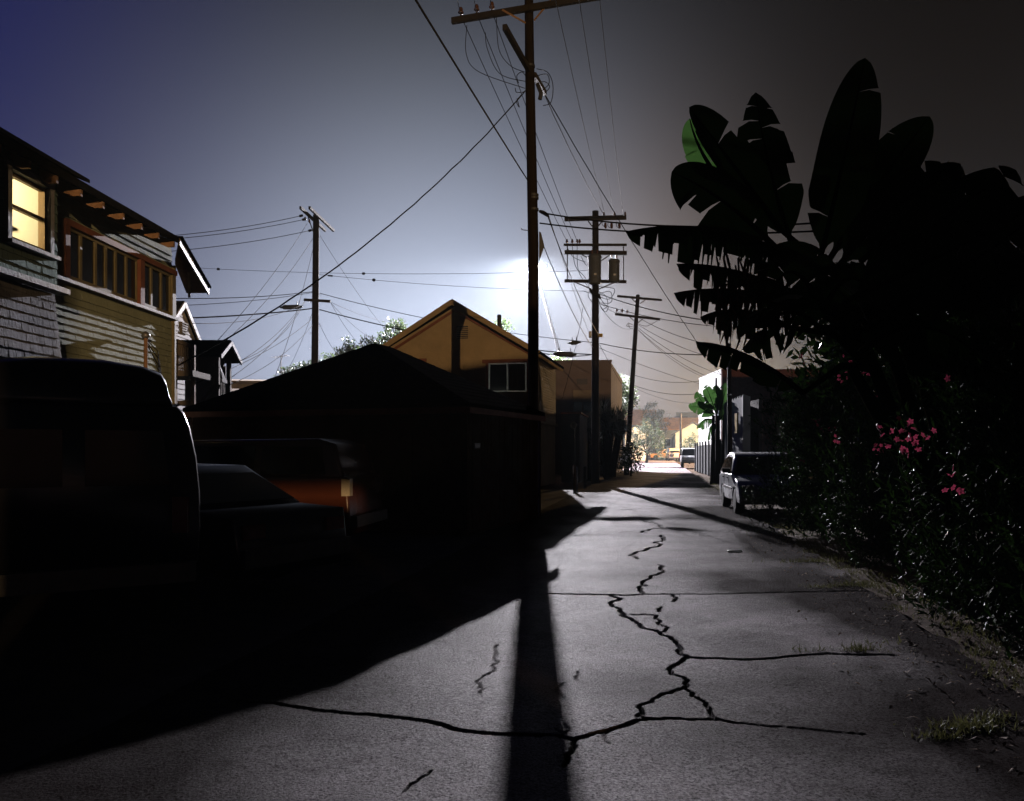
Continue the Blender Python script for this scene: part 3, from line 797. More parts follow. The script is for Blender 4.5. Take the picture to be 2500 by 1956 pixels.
for k in range(1, 7):
    p = Vector((P1.x, P1.y, 0)).lerp(Vector((P2.x, P2.y, 0)), k / 7)
    part('baluster', M['porch_wood'], ph, 'box', (p.x, p.y, (zf + zr) / 2), (.035, .035, zr - zf))
for dx in (0, .14):
    part('stair_rail', M['porch_wood'], ph, 'beam', (P1.x - .05 + dx, P1.y - .1, zr - .15), (P1.x - .75 + dx, P1.y - .9, 1.9), .05, .08)
for k in range(8):
    part('stair_tread', M['porch_wood'], ph, 'box', (P1.x - .1 - .09 * k, P1.y - .2 - .14 * k, zf - .12 - .16 * k), (.9, .26, .04))
part('door_panel', M['stucco_beige'], ph, 'box', (P3.x + .25, 24.75, 3.35), (.4, .05, 1.1))
part('back_wall', M['white_house'], ph, 'box', (P3.x - .2, 24.9, 3.2), (1.1, .1, 2.0))
def cloth(label, a, b, c, d, wob):
    mb = MB(); n = 8
    V = []
    for j in range(n + 1):
        for i in range(n + 1):
            p = a.lerp(b, i / n).lerp(d.lerp(c, i / n), j / n)
            V.append(p + Vector((0, wob * math.sin(i * 1.9 + j * .4), wob * .5 * math.sin(i * 1.3))))
    mb.add(V, [(j * (n + 1) + i, j * (n + 1) + i + 1, (j + 1) * (n + 1) + i + 1, (j + 1) * (n + 1) + i) for j in range(n) for i in range(n)])
    mb2 = MB(); m_ = len(V)
    mb2.add(V + [v + Vector((0, .006, 0)) for v in V], [f for f in mb.f] + [tuple(i + m_ for i in reversed(f)) for f in mb.f])
    o = mb2.build('hanging_cloth', M['cloth'], None, True)
    tag(o, label, 'cloth')
cloth('white sheet hung in the doorway of the stair porch', Vector((-8.42, 23.35, 3.62)), Vector((-8.42, 24.0, 3.60)), Vector((-8.40, 24.0, 3.3)), Vector((-8.40, 23.3, 3.16)), .03)
cloth('white cloth draped over the porch rail and posts', Vector((-7.93, 23.6, 3.85)), Vector((-7.93, 23.75, 3.72)), Vector((-7.9, 24.2, 3.36)), Vector((-7.9, 23.8, 3.36)), .02)

# ------------------------------------------------------------------ garage with hip roof
G0 = Vector((-0.83, 15.3, 0)); gu = Vector((0.35, 1, 0)).normalized(); gv = Vector((-1, 0.35, 0)).normalized()
GL, GW, GE = 4.2, 5.8, 2.22
ga = thing('hip_roof_garage', 'low dark board garage with a black hip roof beside the alley', 'garage', tuple(G0))
def GP(l, w, z): return G0 + gu * l + gv * w + Vector((0, 0, z))
mb = MB(); mb.prism([GP(0, 0, 0), GP(GL, 0, 0), GP(GL, GW, 0), GP(0, GW, 0)], (0, 0, GE)); mb.build('wall', M['garage_wall'], ga)
for k in range(27):
    l0 = GL * k / 27; l1 = GL * (k + 1) / 27 - .012
    mb = MB(); d_ = .018 + .01 * random.random()
    mb.hexa([GP(l0, -d_, .05), GP(l1, -d_, .05), GP(l1, .01, .05), GP(l0, .01, .05), GP(l0, -d_, GE), GP(l1, -d_, GE), GP(l1, .01, GE), GP(l0, .01, GE)])
    mb.build('board', M['garage_patch'], ga)
for k in range(19):
    z0 = .05 + k * .109
    mb = MB(); mb.hexa([GP(-.03, 0, z0), GP(-.03, GW, z0), GP(.01, GW, z0), GP(.01, 0, z0), GP(-.008, 0, z0 + .105), GP(-.008, GW, z0 + .105), GP(.01, GW, z0 + .105), GP(.01, 0, z0 + .105)])
    mb.build('lap_board', M['garage_wall'], ga)
part('corner_board', M['garage_wall'], ga, 'box', GP(-.02, -.02, GE / 2), (.11, .11, GE), -.33)
o_ = .14
c1, c2, c3, c4 = GP(-o_, -o_, GE), GP(GL + o_, -o_, GE), GP(GL + o_, GW + o_, GE), GP(-o_, GW + o_, GE)
rA, rB = GP(GL * .42, GW * .47, 3.60), GP(GL * .58, GW * .47, 3.60)
th = Vector((0, 0, .1))
for P in ((c1, c4, rA), (c1, rA, rB, c2), (c2, rB, c3), (c3, rB, rA, c4)):
    mb = MB(); mb.prism(P, (0, 0, .1)); mb.build('roof', M['asphalt_shingle'], ga)
# courses of shingles stepping up each roof plane
for (a, b, t0, t1) in ((c1, c4, rA, rA), (c1, c2, rA, rB)):
    mb = MB()
    for k in range(14):
        f0, f1 = k / 14, (k + 1) / 14
        up = Vector((0, 0, .105))
        mb.add([a.lerp(t0, f0) + up + Vector((0, 0, .007)), b.lerp(t1, f0) + up + Vector((0, 0, .007)), b.lerp(t1, f1) + up, a.lerp(t0, f1) + up, a.lerp(t0, f0) + up, b.lerp(t1, f0) + up],
               [(0, 1, 2, 3), (4, 5, 1, 0)])
    mb.build('shingle_courses', M['asphalt_shingle'], ga, fix=False)
part('fascia', M['trim_red'], ga, 'beam', c1 + Vector((0, 0, -.02)), c2 + Vector((0, 0, -.02)), .03, .11)
part('fascia', M['trim_red'], ga, 'beam', c1 + Vector((0, 0, -.02)), c4 + Vector((0, 0, -.02)), .03, .11)
part('number_plate', M['white_plastic'], ga, 'beam', GP(.35, -.045, 1.58), GP(.62, -.045, 1.58), .012, .10)
part('garage_door', M['garage_wall'], ga, 'beam', GP(-.045, 1.0, .98), GP(-.045, 3.6, .98), .02, 1.9)

# ------------------------------------------------------------------ ochre gabled house
yu = Vector((0.2, 1, 0)).normalized(); yv = Vector((1, -0.2, 0)).normalized()
PK = at(1109, 741, 34.6)
yh = thing('ochre_house', 'ochre clapboard house with a steep gable and sliding window', 'house', (PK.x, 35, 0))
def YP(w, l, z): return Vector((PK.x, 35.0, 0)) + yv * w + yu * l + Vector((0, 0, z))
HW, HE, HP = 3.15, 5.30, 7.42
YL = 6.2
slope = (HP - HE) / (HW + .35)
mb = MB(); mb.prism([YP(-HW, 0, 0), YP(HW, 0, 0), YP(HW, 0, HE + .2), YP(0, 0, HP - .12), YP(-HW, 0, HE + .2)], yu * YL); mb.build('wall', M['ochre'], yh)
mb = MB(); lap_wall(mb, YP(-HW, -.012, 0), YP(HW, -.012, 0), 2.6, lambda t: HE + .18 + (HP - .12 - HE - .18) * (1 - abs(2 * t - 1)), .105, .018); mb.build('siding', M['ochre'], yh, fix=False)
mb = MB(); lap_wall(mb, YP(HW + .012, 0, 0), YP(HW + .012, YL, 0), 2.75, lambda t: HE - .05, .105, .018); mb.build('side_siding', M['ochre'], yh, fix=False)
part('belt_course', M['ochre'], yh, 'beam', YP(HW + .07, -.05, 2.68), YP(HW + .07, YL, 2.68), .14, .10)
for sg in (-1, 1):
    W_ = HW + .35
    mb = MB(); mb.prism([YP(sg * W_, -.42, HE), YP(0, -.42, HP), YP(0, -.42, HP + .12), YP(sg * W_, -.42, HE + .12)], yu * (YL + .8)); mb.build('roof', M['asphalt_shingle'], yh)
    part('barge_board', M['ochre'], yh, 'beam', YP(sg * W_, -.45, HE - .0), YP(0, -.45, HP - .0), .05, .2)
    part('inner_trim', M['trim_red'], yh, 'beam', YP(sg * (HW), -.06, HE - .02), YP(0, -.06, HP - .28), .05, .10)
l = 0
while l < YL + .3:
    part('rafter_tail', M['ochre'], yh, 'beam', YP(HW, l, HE + .06), YP(HW + .36, l, HE - .06), .05, .09); l += .45
mb = MB()
for k in range(6): mb.box(YP(.32, -.06, 6.42 - .075 * k), (.5, .06, .03), -.2)
vt = mb.build('gable_vent', M['ochre'], yh)
part('vent_back', M['dark_steel'], vt, 'box', YP(.32, -.035, 6.25), (.46, .02, .5), -.197)
# sliding window
def yface(x, y): 
    k = (x - CX) / F
    D = (PK.x + 0 - 0) ; 
    # point on the front plane
    den = yv.y
    # P = C + yv*w ; P.x = k*P.y
    C = Vector((PK.x, 35.0))
    w = (k * C.y - C.x) / (yv.x - k * yv.y)
    Dp_ = C.y + yv.y * w
    return w, EYE + (HZ - y) / F * Dp_
(wa, za), (wb, zb_) = yface(1196, 890), yface(1284, 954)
def yframe(name, mt, w0, w1, z0, z1, l0, l1, parent=yh):
    mb = MB(); mb.hexa([YP(w0, l0, z0), YP(w1, l0, z0), YP(w1, l1, z0), YP(w0, l1, z0), YP(w0, l0, z1), YP(w1, l0, z1), YP(w1, l1, z1), YP(w0, l1, z1)])
    return mb.build(name, mt, parent)
z0, z1 = min(za, zb_), max(za, zb_)
sw = yframe('sliding_window', M['dark_glass'], wa, (wa + wb) / 2, z0, z1, -.035, -.02)
yframe('curtain_pane', M['curtain'], (wa + wb) / 2, wb, z0, z1, -.036, -.021, sw)
for a, b, c, d in ((wa - .04, wa + .02, z0 - .04, z1 + .04), (wb - .02, wb + .04, z0 - .04, z1 + .04), ((wa + wb) / 2 - .03, (wa + wb) / 2 + .03, z0, z1), (wa + .02, wb - .02, z0 - .04, z0 + .01), (wa + .02, wb - .02, z1 - .01, z1 + .04)):
    yframe('frame_rail', M['aluminium'], a, b, c, d, -.075, -.037, sw)
yframe('window_head', M['trim_red'], wa - .3, wb + .3, z1 + .045, z1 + .19, -.06, -.02)
yframe('window_casing', M['trim_red'], wa - .16, wa - .045, z0 - .1, z1 + .044, -.055, -.02)
yframe('window_casing', M['trim_red'], wb + .045, wb + .16, z0 - .1, z1 + .044, -.055, -.02)
(wa, za), (wb, zb_) = yface(985, 884), yface(1042, 950)
yframe('window_head', M['trim_red'], wa, wb, za - .02, za + .12, -.06, -.02)
part('roof_vent', M['dark_steel'], yh, 'tube', [YP(1.5, 1.5, 6.2), YP(1.5, 1.5, 7.15)], .09, 8)
part('ridge_lean_to', M['asphalt_shingle'], yh, 'box', YP(-3.9, 1.0, 5.05), (1.6, 2.5, .7), -.2)

yf = thing('side_fence', 'dark rough plank fence between the garage and the ochre house', 'fence', (.9, 27, 0))
f0 = GP(GL + .1, -.05, 0); f1 = YP(HW + .05, -.1, 0)
nf = 64
for k in range(nf):
    a = f0.lerp(f1, (k + .03) / nf); b = f0.lerp(f1, (k + .97) / nf); h = 2.34 + .05 * random.random()
    mb = MB(); mb.hexa([a, b, b + Vector((-.03, 0, 0)), a + Vector((-.03, 0, 0)), a + Vector((0, 0, h)), b + Vector((0, 0, h)), b + Vector((-.03, 0, h)), a + Vector((-.03, 0, h))]); mb.build('plank', M['garage_wall'], yf)
for zz in (.5, 1.9): part('rail', M['garage_wall'], yf, 'beam', f0 + Vector((-.07, 0, zz)), f1 + Vector((-.07, 0, zz)), .06, .09)
# walled yard box, bollards
yb = thing('yard_wall', 'off-white yard wall with a red cap and small floodlight beside the ochre house', 'wall', (2.8, 42, 0))
part('wall', M['stucco_white'], yb, 'prism', [(2.35, 41.3, 0), (3.2, 41.2, 0), (4.0, 46, 0), (3.15, 46.1, 0)], (0, 0, 3.25))
part('cap', M['red_cap'], yb, 'prism', [(2.3, 41.22, 3.251), (3.27, 41.12, 3.251), (4.07, 46.05, 3.251), (3.1, 46.15, 3.251)], (0, 0, .08))
fl_ = part('floodlight', M['dark_steel'], yb, 'lathe', (2.95, 41.1, 2.75), [(.05, .0), (.14, .05), (.16, .2)], 12, (-.3, -1, -.3))
part('conduit', M['dark_steel'], yb, 'tube', [(2.97, 41.16, 2.7), (2.99, 41.15, .1)], .02, 6)
for i, (x, y0, y1, lab) in enumerate(((1403, 1137, 1204, 'rusty steel pipe post beside the yard wall'), (1409, 1140, 1205, 'thin grey pipe post against the alley edge'), (1428, 1141, 1192, 'short wooden post near the transformer pole base'))):
    D = F * EYE / (y1 - HZ)
    b = at(x, y1, D)
    mb = MB(); mb.tube([(b.x, D, -.05), (b.x, D, EYE + (HZ - y0) / F * D)], .055 if i != 1 else .03, 10)
    mb.lathe((b.x, D, EYE + (HZ - y0) / F * D), [(.055 if i != 1 else .03, 0), (.04 if i != 1 else .02, .03)], 10)
    tag(mb.build('post', (M['rafter'], M['steel'], M['arm_wood'])[i], None, True), lab, 'post', 'posts at the alley edge')

# ------------------------------------------------------------------ pink block, white block, shed, fence
pb = thing('pink_block', 'pink stucco flat-roofed block with a vent and blue doors', 'building', (4, 58, 0))
part('wall', M['stucco_pink'], pb, 'prism', [(-6, 55.6, 0), (6.26, 55, 0), (8.6, 68, 0), (-4, 69, 0)], (0, 0, 7.1))
part('parapet', M['stucco_pink'], pb, 'prism', [(-6.04, 55.55, 7.101), (6.3, 54.95, 7.101), (6.34, 55.2, 7.101), (-6, 55.8, 7.101)], (0, 0, .16))
def pf(x, y, d=0): return at(x, y, 55.1 - d)
mb = MB()
a, b = pf(1408, 926, .05), pf(1434, 938, .05)
for k in range(6): mb.box(((a.x + b.x) / 2, a.y - .06, a.z + (b.z - a.z) * k / 5), (abs(b.x - a.x), .08, .03))
mb.build('vent', M['dark_steel'], pb)
a, b = pf(1399, 953, .05), pf(1446, 981, .05)
part('pale_panel', M['stucco_beige'], pb, 'box', ((a.x + b.x) / 2, a.y - .05, (a.z + b.z) / 2), (b.x - a.x, .08, a.z - b.z))
for x0, x1 in ((1400, 1420), (1424, 1446)):
    a, b = pf(x0, 982, .05), pf(x1, 1004, .05)
    part('door', M['door_blue'], pb, 'box', ((a.x + b.x) / 2, a.y - .06, (a.z + b.z) / 2), (b.x - a.x, .1, a.z - b.z))

wb_ = thing('white_block', 'bright white brick side of a flat-roofed block with dark red front', 'building', (12.5, 52, 0))
part('side_wall', M['stucco_white'], wb_, 'hexa', [(12.05, 50.2, 0), (12.3, 50.2, 0), (14.3, 65, 0), (14.0, 65, 0), (12.05, 50.2, 6.15), (12.3, 50.2, 6.15), (14.3, 65, 6.85), (14.0, 65, 6.85)])
part('front_wall', M['brick_red'], wb_, 'prism', [(12.06, 50, 0), (20, 50, 0), (20, 50.2, 0), (12.06, 50.2, 0)], (0, 0, 6.2))
part('roof', M['asphalt_shingle'], wb_, 'prism', [(12.32, 50.21, 5.6), (20, 50.21, 5.6), (20, 64.9, 5.6), (14.3, 64.9, 5.6)], (0, 0, .2))
part('back_wall', M['stucco_white'], wb_, 'prism', [(14.0, 65.01, 0), (20, 65.01, 0), (20, 65.3, 0), (14.01, 65.3, 0)], (0, 0, 6.1))
part('drain_pipe', M['trim_red'], wb_, 'tube', [(12.32, 52.5, .5), (12.32, 52.5, 5.9)], .06, 8)
part('coping', M['stucco_white'], wb_, 'hexa', [(12.02, 50.1, 6.152), (12.36, 50.1, 6.152), (14.36, 65.1, 6.852), (13.97, 65.1, 6.852), (12.02, 50.1, 6.23), (12.36, 50.1, 6.23), (14.36, 65.1, 6.93), (13.97, 65.1, 6.93)])
for yy, zz in ((54.4, 3.4), (54.4, 1.9), (51.6, 3.9)):
    wd = part('window', M['dark_glass'], wb_, 'box', (12.05 + (yy - 50.2) * .132, yy, zz), (.05, .9, .8), -.131)
    part('window_frame', M['trim_red'], wd, 'box', (12.03 + (yy - 50.2) * .132, yy, zz + .43), (.08, 1.05, .06), -.131)
# white block's bricks read only as faint relief at this distance

sd = thing('metal_shed', 'pale corrugated metal shed wall behind the parked silver car', 'shed', (10, 36, 0))
n = 26
for k in range(n):
    y0 = 34.5 + 6.0 * k / n; y1 = 34.5 + 6.0 * (k + 1) / n
    x0 = 9.15 + (y0 - 34.5) * .11
    mb = MB(); mb.hexa([(x0, y0, 0), (x0 + .3, y0, 0), (x0 + .32, y1, 0), (x0 + .02 - .03 * (k % 2), y1, 0), (x0, y0, 3.65 + .1 * (k % 3 == 0)), (x0 + .3, y0, 3.65), (x0 + .32, y1, 3.65), (x0 + .02 - .03 * (k % 2), y1, 3.65)])
    mb.build('metal_sheet', M['metal_sheet'], sd)
part('frame', M['arm_wood'], sd, 'box', (9.9, 37.5, 1.8), (.12, 5.6, 3.5))
part('yellow_notice', M['yellow_paint'], sd, 'box', (9.10, 35.3, 2.62), (.05, .35, .8))

fe = thing('board_fence', 'dark upright board fence with posts in front of the white block', 'fence', (11, 50, 0))
yy = 38.5; k = 0
while yy < 66:
    x0 = 10.0 + (yy - 38.5) * .143
    h = 1.85 + .05 * random.random() + (.18 if 43 < yy < 47 else 0)
    mb = MB(); mb.box((x0, yy + .1, h / 2), (.03, .19, h), -.143 + random.uniform(-.03, .03)); mb.build('board', M['fence_dark'], fe)
    if k % 12 == 0:
        part('post', M['fence_dark'], fe, 'box', (x0 - .07, yy, 1.05), (.09, .09, 2.15))
    yy += .205; k += 1
for zz in (.4, 1.5):
    part('rail', M['fence_dark'], fe, 'beam', (10.06, 38.5, zz), (13.98, 66, zz), .05, .09)
gp = thing('fence_post', 'slim dark pole standing in front of the fence and metal shed', 'pole', (at(1782, 1170, 30).x, 30, 0))
b = at(1782, 1170, 30)
part('shaft', M['wood_pole'], gp, 'tube', [(b.x, 30, -.05), (b.x, 30, 2), (b.x - .03, 30, 5.2)], [.09, .085, .07], 10, smooth=True)
part('band', M['steel'], gp, 'lathe', (b.x - .02, 30, 3.4), [(.088, 0), (.088, .05)], 10)

# ------------------------------------------------------------------ white wall behind the banana
bw = thing('white_neighbour_house', 'white stucco house half hidden behind the big banana plant', 'house', (13, 24, 0))
part('wall', M['stucco_white'], bw, 'prism', [(11.2, 21.2, 0), (18, 20.5, 0), (18, 27, 0), (11.6, 27, 0)], (0, 0, 6.1))
part('roof', M['asphalt_shingle'], bw, 'prism', [(10.9, 20.9, 6.101), (18.3, 20.2, 6.101), (18.3, 27.3, 6.101), (11.3, 27.3, 6.101)], (0, 0, .2))

# ------------------------------------------------------------------ far end of the alley
def house(name, label, cx, y, w, d, he, hp, wall, roof, rot=0.0, front_gable=False, windows=(), cat='house'):
    t = thing(name, label, cat, (cx, y, 0))
    ca, sa = math.cos(rot), math.sin(rot)
    def Q(a, b, z): return Vector((cx + a * ca - b * sa, y + a * sa + b * ca, z))
    hw = w / 2
    if front_gable:
        mb = MB(); mb.prism([Q(-hw, 0, 0), Q(hw, 0, 0), Q(hw, 0, he), Q(0, 0, hp - .1), Q(-hw, 0, he)], Q(0, d, 0) - Q(0, 0, 0)); mb.build('wall', wall, t)
        for sg in (-1, 1):
            mb = MB(); mb.prism([Q(sg * (hw + .4), -.4, he - .2), Q(0, -.4, hp), Q(0, -.4, hp + .15), Q(sg * (hw + .4), -.4, he - .05)], Q(0, d + .8, 0) - Q(0, 0, 0)); mb.build('roof', roof, t)
    else:
        mb = MB(); mb.prism([Q(-hw, 0, 0), Q(hw, 0, 0), Q(hw, d, 0), Q(-hw, d, 0)], (0, 0, he)); mb.build('wall', wall, t)
        for a, b in ((-.5, d / 2), (d + .5, d / 2)):
            mb = MB(); mb.prism([Q(-hw - .5, a, he), Q(hw + .5, a, he), Q(hw + .5, b, hp), Q(-hw - .5, b, hp)], (0, 0, .15)); mb.build('roof', roof, t)
    for (a, z, ww, hh) in windows:
        f_ = MB(); f_.box(Q(a, -.06, z), (ww, .1, hh), rot); f_ = f_.build('window', M['trim_white'], t)
        g_ = MB(); g_.box(Q(a, -.13, z), (ww * .76, .06, hh * .8), rot); g_.build('pane', M['dark_glass'], f_)
    return t
house('blue_house', 'blue-grey house with an orange tiled roof beyond the parked vans', at(1662, 1100, 170).x, 170, 9.5, 10, 5.6, 8.1, M['blue_wall'], M['tile_roof'], -.1, windows=((-2.6, 3.2, 1.6, 1.7), (1.6, 3.2, 1.6, 1.7), (3.6, 3.2, 1.0, 1.7)))
house('tile_roof_house', 'house with a steep orange roof behind the round dark tree', at(1562, 1100, 185).x, 185, 8, 9, 7.0, 10.4, M['stucco_beige'], M['tile_roof'], .05)
house('mint_house', 'pale mint house with a slate gable at the alley end', at(1692, 1100, 150).x, 150, 6.0, 9, 4.6, 6.4, M['mint_wall'], M['dark_roof'], -.15, True, windows=((1.0, 4.0, .6, .7),))
house('grey_cottage', 'tiny pale cottage between the shrubs and the orange roof', at(1552, 1100, 140).x, 140, 3.4, 6, 4.6, 5.6, M['white_house'], M['dark_roof'], .1, True, windows=((0, 4.0, .9, .7),))
bb = thing('roof_billboard', 'dark billboard panel raised above the orange tiled roof', 'billboard', (at(1676, 1100, 190).x, 190, 0))
c = at(1676, 1014, 190)
part('panel', M['dark_roof'], bb, 'box', c, (4.6, .25, 1.3))
for dx in (-1.6, 1.6): part('leg', M['dark_steel'], bb, 'box', (c.x + dx, 190.2, c.z / 2 - .3), (.2, .2, c.z))
house('beige_block', 'low beige house with a flat overhanging roof beyond the garage', at(655, 1100, 62).x, 62, 5.4, 8, 6.3, 6.75, M['stucco_beige'], M['stucco_beige'], .15)
house('pale_cottage', 'pale low roof peeping over the garage eave near the porch', at(612, 1100, 50).x, 50, 2.6, 5, 4.75, 5.1, M['stucco_white'], M['stucco_beige'], .1)

# ------------------------------------------------------------------ vehicles
def arc(cx, cz, r, a0, a1, n=8):
    return [(cx + r * math.cos(R(a0 + (a1 - a0) * i / n)), cz + r * math.sin(R(a0 + (a1 - a0) * i / n))) for i in range(n + 1)]

def vehicle(name, label, cat, pos, fwd, W, body, cabin, wheels, wr, paint, tumble=.14, wins=(), screens=(), lamps=(), extra=None, bevel=.05, glass=None, group=None):
    """body / cabin: side outlines as (length, height) pairs, length measured forward from the rear axle"""
    t = thing(name, label, cat, (pos[0], pos[1], 0), group)
    f = Vector((fwd[0], fwd[1], 0)).normalized(); s = Vector((f.y, -f.x, 0))
    O = Vector((pos[0], pos[1], 0))
    zs = [p[1] for p in cabin]; zb, ztp = min(zs), max(zs)
    def hw(z): return W / 2 - (tumble * (z - zb) / (ztp - zb) if z > zb else 0) - (.05 * max(0, .45 - z) / .45)
    def P(l, w, z): return O + f * l + s * w + Vector((0, 0, z))
    glass = glass or M['dark_glass']
    for nm, prof in (('body', body), ('cabin', cabin)):
        bm = bmesh.new()
        Ls = [bm.verts.new(P(l, hw(z), z) - O) for l, z in prof]; Rs = [bm.verts.new(P(l, -hw(z), z) - O) for l, z in prof]
        fa = bm.faces.new(Ls); fb = bm.faces.new(list(reversed(Rs)))
        n = len(prof)
        for i in range(n):
            j = (i + 1) % n
            bm.faces.new((Ls[j], Ls[i], Rs[i], Rs[j]))
        bmesh.ops.recalc_face_normals(bm, faces=bm.faces)
        ed = list(set(fa.edges) | set(fb.edges))
        bmesh.ops.bevel(bm, geom=ed, offset=bevel if nm == 'body' else bevel * 1.3, segments=3, affect='EDGES', profile=.6)
        me = bpy.data.meshes.new(nm); bm.to_mesh(me); bm.free(); me.materials.append(paint)
        me.polygons.foreach_set('use_smooth', [True] * len(me.polygons))
        o = bpy.data.objects.new(nm, me); COL.objects.link(o); o.parent = t
        if nm == 'body': bo = o
        else: ca = o
    for poly in wins:
        for sg in (1, -1):
            mb = MB(); mb.prism([P(l, sg * (hw(z) + .004), z) for l, z in poly], s * (sg * .008)); mb.build('side_window', glass, t)
    for (l0, z0, l1, z1, ins) in screens:
        d = Vector((z1 - z0, 0, -(l1 - l0))); nrm = (f * (z1 - z0) - Vector((0, 0, 1)) * (l1 - l0)).normalized()
        if nrm.dot(f) * (1 if l0 > 0 and (l0 + l1) / 2 > np.mean([p[0] for p in cabin]) else -1) < 0: nrm = -nrm
        mb = MB(); mb.prism([P(l0, hw(z0) - ins, z0) + nrm * .004, P(l0, -hw(z0) + ins, z0) + nrm * .004, P(l1, -hw(z1) + ins, z1) + nrm * .004, P(l1, hw(z1) - ins, z1) + nrm * .004], nrm * .01)
        mb.build('windscreen', glass, t)
    for wl in wheels:
        for sg in (1, -1):
            c = P(wl, sg * (W / 2 - .11), wr)
            mb = MB(); mb.lathe(c, [(wr * .62, -.10), (wr * .95, -.10), (wr, -.06), (wr, .06), (wr * .95, .10), (wr * .62, .10)], 22, s * sg); w_ = mb.build('wheel', M['rubber'], t, True)
            mb = MB(); mb.lathe(c, [(wr * .6, .04), (wr * .6, .09), (wr * .5, .085), (wr * .2, .06), (wr * .12, .09)], 16, s * sg); mb.build('rim', M['hub'], w_)
    for (nm, l, w, z, sl, sw_, sz, mt) in lamps:
        for sg in (1, -1):
            mb = MB(); mb.hexa([P(l - sl / 2, sg * (w - sw_ / 2), z - sz / 2), P(l + sl / 2, sg * (w - sw_ / 2), z - sz / 2), P(l + sl / 2, sg * (w + sw_ / 2), z - sz / 2), P(l - sl / 2, sg * (w + sw_ / 2), z - sz / 2),
                                P(l - sl / 2, sg * (w - sw_ / 2), z + sz / 2), P(l + sl / 2, sg * (w - sw_ / 2), z + sz / 2), P(l + sl / 2, sg * (w + sw_ / 2), z + sz / 2), P(l - sl / 2, sg * (w + sw_ / 2), z + sz / 2)])
            mb.build(nm, mt, t)
    if extra: extra(t, P, hw)
    return t

def wheel_outline(L0, L1, zlow, wheels, r, top):
    """underside running from front to rear with arches, then the given top outline rear to front"""
    pts = [(L1, zlow)]
    for wl in sorted(wheels, reverse=True):
        pts += arc(wl, zlow + .02, r, 0, 180)
    pts.append((L0, zlow))
    return pts + top

def car_extra(mirror_l, mirror_z, handle, bumper=None, seams=()):
    def fn(t, P, hw):
        for sg in (1, -1):
            mb = MB()
            mb.hexa([P(mirror_l - .05, sg * (hw(mirror_z) + .03), mirror_z - .07), P(mirror_l + .07, sg * (hw(mirror_z) + .03), mirror_z - .07), P(mirror_l + .05, sg * (hw(mirror_z) + .22), mirror_z - .05), P(mirror_l - .05, sg * (hw(mirror_z) + .22), mirror_z - .05),
                     P(mirror_l - .05, sg * (hw(mirror_z) + .03), mirror_z + .07), P(mirror_l + .07, sg * (hw(mirror_z) + .03), mirror_z + .06), P(mirror_l + .05, sg * (hw(mirror_z) + .22), mirror_z + .06), P(mirror_l - .05, sg * (hw(mirror_z) + .22), mirror_z + .07)])
            mb.build('mirror', M['paint_dark'], t)
            for (l, z) in handle:
                mb = MB(); mb.beam(P(l, sg * (hw(z) + .015), z), P(l + .16, sg * (hw(z) + .015), z), .025, .03); mb.build('door_handle', M['dark_steel'], t)
            for (l, za, zb2) in seams:
                mb = MB(); mb.beam(P(l, sg * (hw(.7) + .0015), za), P(l, sg * (hw(.7) + .0015), zb2), .006, .012); mb.build('door_seam', M['rubber'], t)
            mb = MB(); mb.beam(P(.5, sg * (hw(.55) + .012), .58), P(2.1, sg * (hw(.55) + .012), .58), .02, .05); mb.build('side_moulding', M['dark_steel'], t)
        if bumper:
            for (l, z) in bumper:
                mb = MB(); mb.beam(P(l, -hw(z) + .04, z), P(l, hw(z) - .04, z), .12, .18); mb.build('bumper', M['dark_steel'], t)
    return fn

# silver hatchback nosed toward the camera on the verge
rear = Vector((6.45, 23.15)); fd = Vector((-0.13, -1.0))
body = wheel_outline(-.75, 3.4, .26, (0, 2.6), .35, [(-.78, .55), (-.72, .86), (-.3, .92), (1.0, .93), (2.05, .92), (2.9, .80), (3.38, .66), (3.46, .45)])
cabin = [(-.62, .90), (-.45, 1.2), (-.18, 1.40), (.3, 1.46), (1.0, 1.44), (1.35, 1.38), (2.1, .91)]
vehicle('parked_car', 'silver hatchback parked on the verge beside the oleanders', 'car', rear, fd, 1.68, body, cabin, (0, 2.6), .30, M['paint_white'], .17,
        wins=([(-.38, .96), (-.25, 1.28), (.42, 1.36), (.42, .96)], [(.50, .96), (.50, 1.36), (1.22, 1.33), (1.85, .97)]),
        screens=((2.04, .95, 1.40, 1.35, .09), (-.60, .95, -.30, 1.33, .12)),
        lamps=(('headlight', 3.36, .62, .62, .12, .26, .14, M['lamp_lens']), ('tail_light', -.74, .68, .72, .08, .16, .3, M['red_lens'])),
        extra=car_extra(1.75, 1.0, [(.25, .82), (1.2, .82)], [(3.44, .42), (-.78, .45)], [(.46, .35, .9), (1.5, .35, .9)]))
# dark off-roader far along the fence
body = wheel_outline(-.8, 3.4, .42, (0, 2.55), .42, [(-.85, .6), (-.82, 1.05), (1.9, 1.08), (3.3, 1.0), (3.45, .8)])
cabin = [(-.82, 1.05), (-.75, 1.7), (-.5, 1.78), (1.25, 1.76), (1.95, 1.06)]
vehicle('parked_offroader', 'dark off-road car parked against the far end of the board fence', 'car', (at(1690, 1141, 81).x, 82), (-.16, -1), 1.75, body, cabin, (0, 2.55), .37, M['paint_white'], .12,
        wins=([(-.65, 1.1), (-.6, 1.66), (.35, 1.68), (.35, 1.1)], [(.42, 1.1), (.42, 1.68), (1.15, 1.67), (1.7, 1.1)]),
        screens=((1.92, 1.10, 1.30, 1.70, .08),), lamps=(('headlight', 3.40, .62, .85, .12, .2, .2, M['lamp_lens']),),
        extra=car_extra(1.7, 1.2, [(.2, .95)], [(3.5, .6)], [(.4, .5, 1.05)]))
